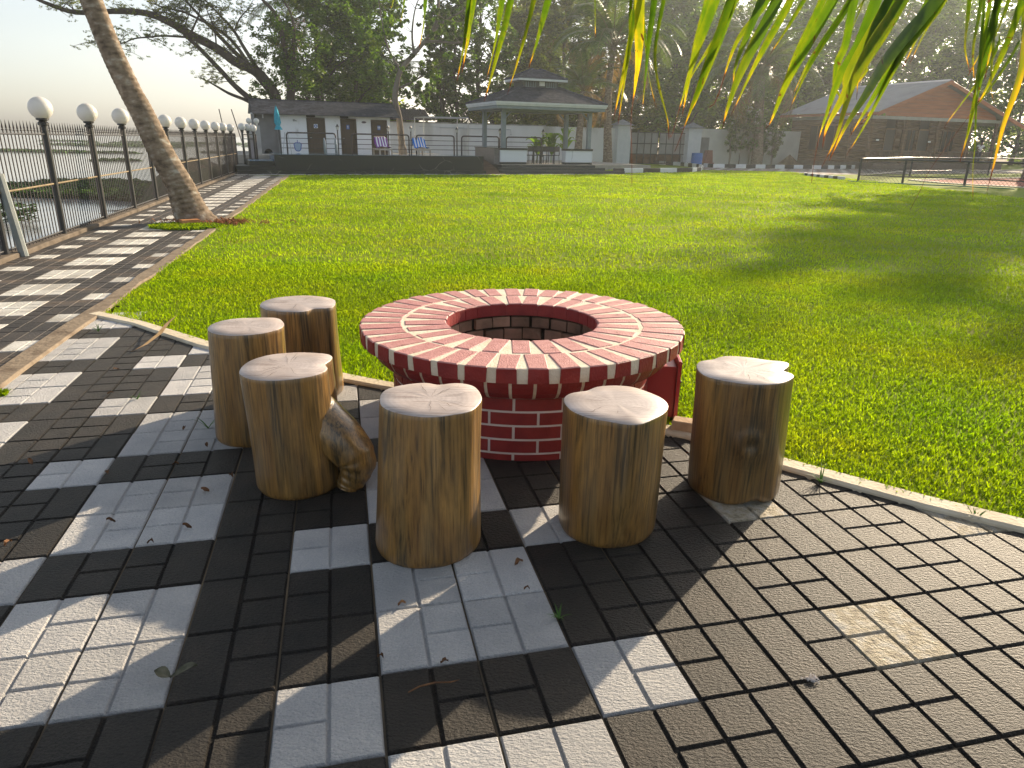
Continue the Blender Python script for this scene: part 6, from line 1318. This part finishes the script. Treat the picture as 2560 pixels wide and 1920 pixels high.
# tree in the terrace with a pale bent trunk
TL = [
[(9.3, .6), (9.24, 1.5), (9.11, 2.6), (8.93, 3.64), (9.1, 4.49), (9.34, 5.21), (10.08, 6.01), (10.74, 6.68), (11.11, 7.15), (11.42, 7.79), (11.58, 8.73), (11.66, 9.66)],
[(10.74, 6.68), (11.54, 6.73), (12.73, 6.74), (13.48, 6.99)], [(11.11, 7.15), (12.0, 7.84), (13.11, 8.48), (13.48, 9.14)],
[(9.34, 5.08), (8.74, 6.06), (8.43, 6.97), (8.22, 8.46)], [(9.24, 4.24), (9.89, 4.53), (10.93, 5.16), (11.52, 5.58)], [(10.08, 6.01), (10.04, 7.08), (10.21, 8.26), (10.58, 9.02)]]
tt = thing('terrace_tree', 'tree with a pale bent trunk between the changing rooms and white wall', 'tree', RF(9.3, 8.4, .7)); b = MB(); cl = []; g = random.Random(3)
for L_, r0 in zip(TL, (.20, .09, .08, .08, .07, .07)):
    C = catmull([RF(s, 8.4+.1*math.sin(i*2), z) for i, (s, z) in enumerate(L_)], 4); n = len(C); b.tube(C, [r0*(1-.7*i/(n-1))*(1.25 if i < 3 and r0 > .15 else 1) for i in range(n)], 9, jit=.1)
    for i in range(4, n, 4):
        if C[i][2] > 4.6:
            for _ in range(2):
                c = Vector(C[i])+Vector((g.uniform(-.9, .9), g.uniform(-.9, .9), g.uniform(-.5, .6))); k = g.uniform(.35, .65); cl.append((tuple(c), (k, k, k*.75), 105)); b.tube([C[i], c], [.02, .008], 5, cap=False)
for s, z, k in ((10.2, 4.5, .6), (10.7, 4.2, .7), (11.2, 4.6, .6), (11.1, 5.3, .7), (9.9, 3.9, .5), (8.1, 5.6, .7), (7.8, 6.4, .8), (10.5, 3.6, .4), (8.6, 7.4, .7)): cl.append((RF(s, 8.5, z), (k, k, k*.8), 210))
b.build('trunk', m_palebark, tt, smooth=True); leaf_cloud('crown', cl, m_lf[0], tt, .19, 5, .5)
# the wall of trees behind
TREES = [
 ('dense green tree with drooping leaves behind the left half of the changing rooms', 5.6, 14, 12, 2.6, 2.6, 40, 9000, .22, 0, 1),
 ('bushy green tree behind the right half of the changing rooms', 8.2, 16, 10.5, 2.2, 2.8, 40, 8500, .24, 1, 2),
 ('dark tree rising high behind the brown shed roof', 10.6, 21, 14, 3.0, 2.8, 34, 5200, .28, 0, 3),
 ('slim dark tree standing behind the white wall left of the gazebo roof', 14.3, 17, 9.5, 1.5, 1.5, 30, 5200, .22, 0, 4),
 ('dark climber covered tree just left of the gazebo roof', 15.9, 18.5, 12, 1.5, 2.0, 34, 6500, .24, 0, 5),
 ('tall thin dark tree behind the gazebo roof', 18.6, 21, 14, 3, 2.6, 34, 5800, .28, 0, 6),
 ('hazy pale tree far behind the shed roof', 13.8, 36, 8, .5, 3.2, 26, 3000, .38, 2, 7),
 ('pale green bush behind the wall beside the pipe frame', 12.2, 19, 3.6, .6, 1.5, 16, 1800, .22, 2, 8),
 ('olive bush behind the white wall seen under the gazebo roof', 18.5, 17.5, 4.3, .4, 2.0, 20, 2600, .24, 3, 9),
 ('olive tree between the gazebo and the gate', 23.6, 22, 8, .6, 2.8, 30, 4200, .28, 3, 10),
 ('grey green tree behind the left gate pillar', 28.2, 24, 6.5, .8, 2.6, 26, 3600, .28, 3, 11),
 ('grey green tree behind the right half of the gate', 33.2, 23, 8, .6, 3.0, 28, 4200, .3, 3, 12),
 ('hazy tree beyond the gate, high behind the hanging frond', 30.5, 38, 15, 2, 4.2, 34, 4600, .45, 2, 13),
 ('hazy tree behind the palm left of the cottage', 42.5, 27, 13, 1, 4.0, 34, 4800, .4, 1, 14),
 ('green tree behind the left end of the cottage roof', 48.5, 26, 11.5, 2, 3.8, 34, 4800, .36, 1, 15),
 ('green tree behind the middle of the cottage roof', 56.5, 28, 13.5, 2, 4.2, 34, 5000, .4, 1, 16),
 ('green tree behind the cottage roof ridge', 64.5, 27, 14, 2, 4.5, 34, 5000, .4, 1, 17),
 ('dark tree behind the right end of the cottage', 71, 20, 12, .5, 4.0, 34, 5000, .36, 0, 18),
 ('dark tree at the right edge beyond the cottage', 79, 19, 14, .5, 4.5, 34, 4500, .4, 0, 19),
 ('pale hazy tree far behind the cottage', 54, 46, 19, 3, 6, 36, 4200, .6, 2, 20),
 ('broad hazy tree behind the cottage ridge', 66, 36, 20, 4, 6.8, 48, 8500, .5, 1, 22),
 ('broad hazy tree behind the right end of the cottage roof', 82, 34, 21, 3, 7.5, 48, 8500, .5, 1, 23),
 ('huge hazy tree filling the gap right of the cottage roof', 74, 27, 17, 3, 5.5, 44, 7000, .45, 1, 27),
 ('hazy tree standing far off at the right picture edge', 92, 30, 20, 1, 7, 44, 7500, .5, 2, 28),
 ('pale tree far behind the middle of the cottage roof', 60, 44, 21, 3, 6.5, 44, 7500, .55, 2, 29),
 ('tall hazy tree behind the left slope of the cottage roof', 47, 36, 18, 3, 5.5, 40, 6000, .5, 1, 24),
 ('tall feathery tree behind the right gate pillar', 36, 31, 15, 2, 4.6, 40, 5600, .42, 3, 25),
 ('tall olive tree behind the left gate pillar', 26.5, 30, 15, 3, 4.2, 40, 5600, .4, 3, 26),
 ('pale hazy tree far behind the gate pillars', 38.5, 44, 17, 2, 5, 34, 4200, .55, 2, 21)]
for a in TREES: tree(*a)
b = MB(); cl = []; o_ = RF(38, 13)
t = thing('flowering_bush', 'tall bush with clusters of white flowers against the wall right of the gate', 'bush', o_); g = random.Random(6); fl = []
for s, h_ in ((36.4, 3.3), (37.3, 4.0), (38.3, 3.6), (39.6, 3.0), (40.6, 2.4)):
    for k in range(4):
        a = g.uniform(-.5, .5); top = RF(s+a, 13+g.uniform(-.4, .3), h_*g.uniform(.75, 1.08)); m_ = RF(s+a*.4, 13, h_*.45); b.tube([RF(s, 13, -.05), m_, top], [.05, .035, .015], 5); fl.append(top)
        cl.append((top, (.55, .55, .5), 170)); cl.append((m_, (.45, .45, .55), 110)); cl.append(([(x+y)/2 for x, y in zip(m_, top)], (.5, .5, .5), 130))
b.build('stems', m_palebark, t, smooth=True); leaf_cloud('foliage', cl, m_lf[0], t, .2, 41, .4, .32)
b = MB()
for p in fl[:14]:
    for k in range(7): q = Vector(p)+Vector((g.uniform(-.16, .16), g.uniform(-.3, .0), g.uniform(.12, .34))); b.sphere(tuple(q), .045, 6, 4)
b.build('flowers', mat('white_petal', [(0, (.75, .74, .68))], rough=.7, trans=.2), t)
# broad leaved plants behind the gazebo table
for k, (s, d, h_, lab) in enumerate(((17.2, 5.2, 2.0, 'broad leaved plant behind the black chairs inside the gazebo'), (18.3, 5.6, 2.25, 'broad leaved plant behind the right parapet of the gazebo'), (16.4, 5.4, 1.75, 'broad leaved plant beside the wall shower behind the gazebo'))):
    t = thing('broadleaf_plant', lab, 'plant', RF(s, d, .3), 'broad leaved plants behind the gazebo'); g = random.Random(k); b = MB()
    for i in range(16):
        a = i*2.4; L_ = g.uniform(.5, .85); z0_ = h_*g.uniform(.35, .75); W = L_*.26; P = []; dx, dy = math.cos(a), math.sin(a); c0 = RF(s, d)
        for j in range(6): f = j/5; P.append((c0[0]+dx*L_*f, c0[1]+dy*L_*f, z0_+h_*.28*math.sin(f*2.2), W*math.sin(math.pi*min(1, f*.92+.08))))
        b.ti = g.uniform(.6, 1.4)
        for p, q in zip(P, P[1:]): b.poly([(p[0]-dy*p[3], p[1]+dx*p[3], p[2]+p[3]*.3), (q[0]-dy*q[3], q[1]+dx*q[3], q[2]+q[3]*.3), (q[0], q[1], q[2]), (p[0], p[1], p[2])]); b.poly([(p[0], p[1], p[2]), (q[0], q[1], q[2]), (q[0]+dy*q[3], q[1]-dx*q[3], q[2]+q[3]*.3), (p[0]+dy*p[3], p[1]-dx*p[3], p[2]+p[3]*.3)])
        b.tube([(c0[0], c0[1], .3), P[0][:3]], [.02, .012], 4, cap=False)
    b.build('leaves', m_lf[1], t, tint=True)
# palms
PG_ = 'coconut palms behind the terrace'
palm('short coconut palm right behind the gazebo posts with brown hanging fronds', [RF(21.5, 10, -.1), RF(21.5, 10, 1.4), RF(21.6, 10, 3.2), RF(21.65, 10, 4.6)], [.30, .24, .2, .16], 20, 2.0, .72, 5, PG_)
palm('tall coconut palm right of the gazebo with a flared trunk foot', [RF(24.3, 11, -.1), RF(24.35, 11, .5), RF(24.2, 11, 2.6), RF(24.1, 11, 5), RF(24.3, 11, 7.4)], [.46, .32, .26, .22, .19], 25, 1.3, 1.12, 4, PG_)
palm('coconut palm with silvery fronds between the gate and the cottage', [RF(39.1, 13, -.1), RF(39.0, 13, 1.5), RF(38.7, 13, 4), RF(38.5, 13, 6.6)], [.48, .42, .36, .30], 26, .4, 1.2, 3, PG_)
palm('slim coconut palm far behind the gate, high above the frond', [RF(30, 30, 0), RF(30.3, 30, 5), RF(30.2, 30, 10.5)], [.2, .16, .13], 20, 2.2, 1.1, 3, PG_)
palm('slim coconut palm behind the left slope of the cottage roof', [RF(46, 24, 0), RF(45.6, 24, 5), RF(46, 24, 10)], [.22, .18, .14], 20, 4.2, 1.1, 3, PG_)
palm('tall slim coconut palm rising behind the cottage ridge', [RF(58, 22, 0), RF(58.4, 22, 6), RF(58.2, 22, 12)], [.22, .18, .14], 20, 5.2, 1.1, 3, PG_)
palm('coconut palm with a thick grey leaning trunk at the right picture edge', [(28.6, 41.0, -.1), (28.8, 41.0, 2), (29.3, 41.0, 4), (29.9, 41.2, 7), (30.3, 41.4, 9.6)], [.36, .30, .27, .24, .2], 26, 3.3, 1.15, 4, PG_)
tree('tall shade tree beyond the low fence, mostly outside the right picture edge', 48.2, -4.1, 17.8, 9.0, 4.2, 44, 4800, .34, 1, 31, 'trees behind the garden wall')
palm('small far coconut palm in the gap behind the shed roof', [RF(15.5, 34, 0), RF(15.4, 34, 3), RF(15.5, 34, 6.2)], [.2, .16, .13], 16, 6.2, .9, 2, PG_)
palm('coconut palm high behind the dense tree left of the terrace tree', [RF(6.6, 19, 0), RF(6.5, 19, 5), RF(6.4, 19, 9.0)], [.2, .18, .15], 20, 7.2, 1.0, 5, PG_)
palm('tall coconut palm at the right edge behind the low fence', [RF(72, 13, 0), RF(71.6, 13, 6), RF(71, 13, 11.5)], [.3, .24, .2], 22, 8.2, 1.15, 6, PG_)

# ------------------------------------------------------------------ haze
hm = bpy.data.materials.new('haze_air'); hm.use_nodes = True; N = hm.node_tree.nodes; N.remove(N['Principled BSDF'])
pv = N.new('ShaderNodeVolumePrincipled'); pv.inputs['Color'].default_value = (.88, .94, 1.0, 1); pv.inputs['Density'].default_value = .0008; pv.inputs['Anisotropy'].default_value = .45
hm.node_tree.links.new(pv.outputs[0], N['Material Output'].inputs['Volume'])
b = MB(); b.box((-120, -70, -3.0), (210, 220, 24)); tag(b.build('haze', hm), kind='stuff')
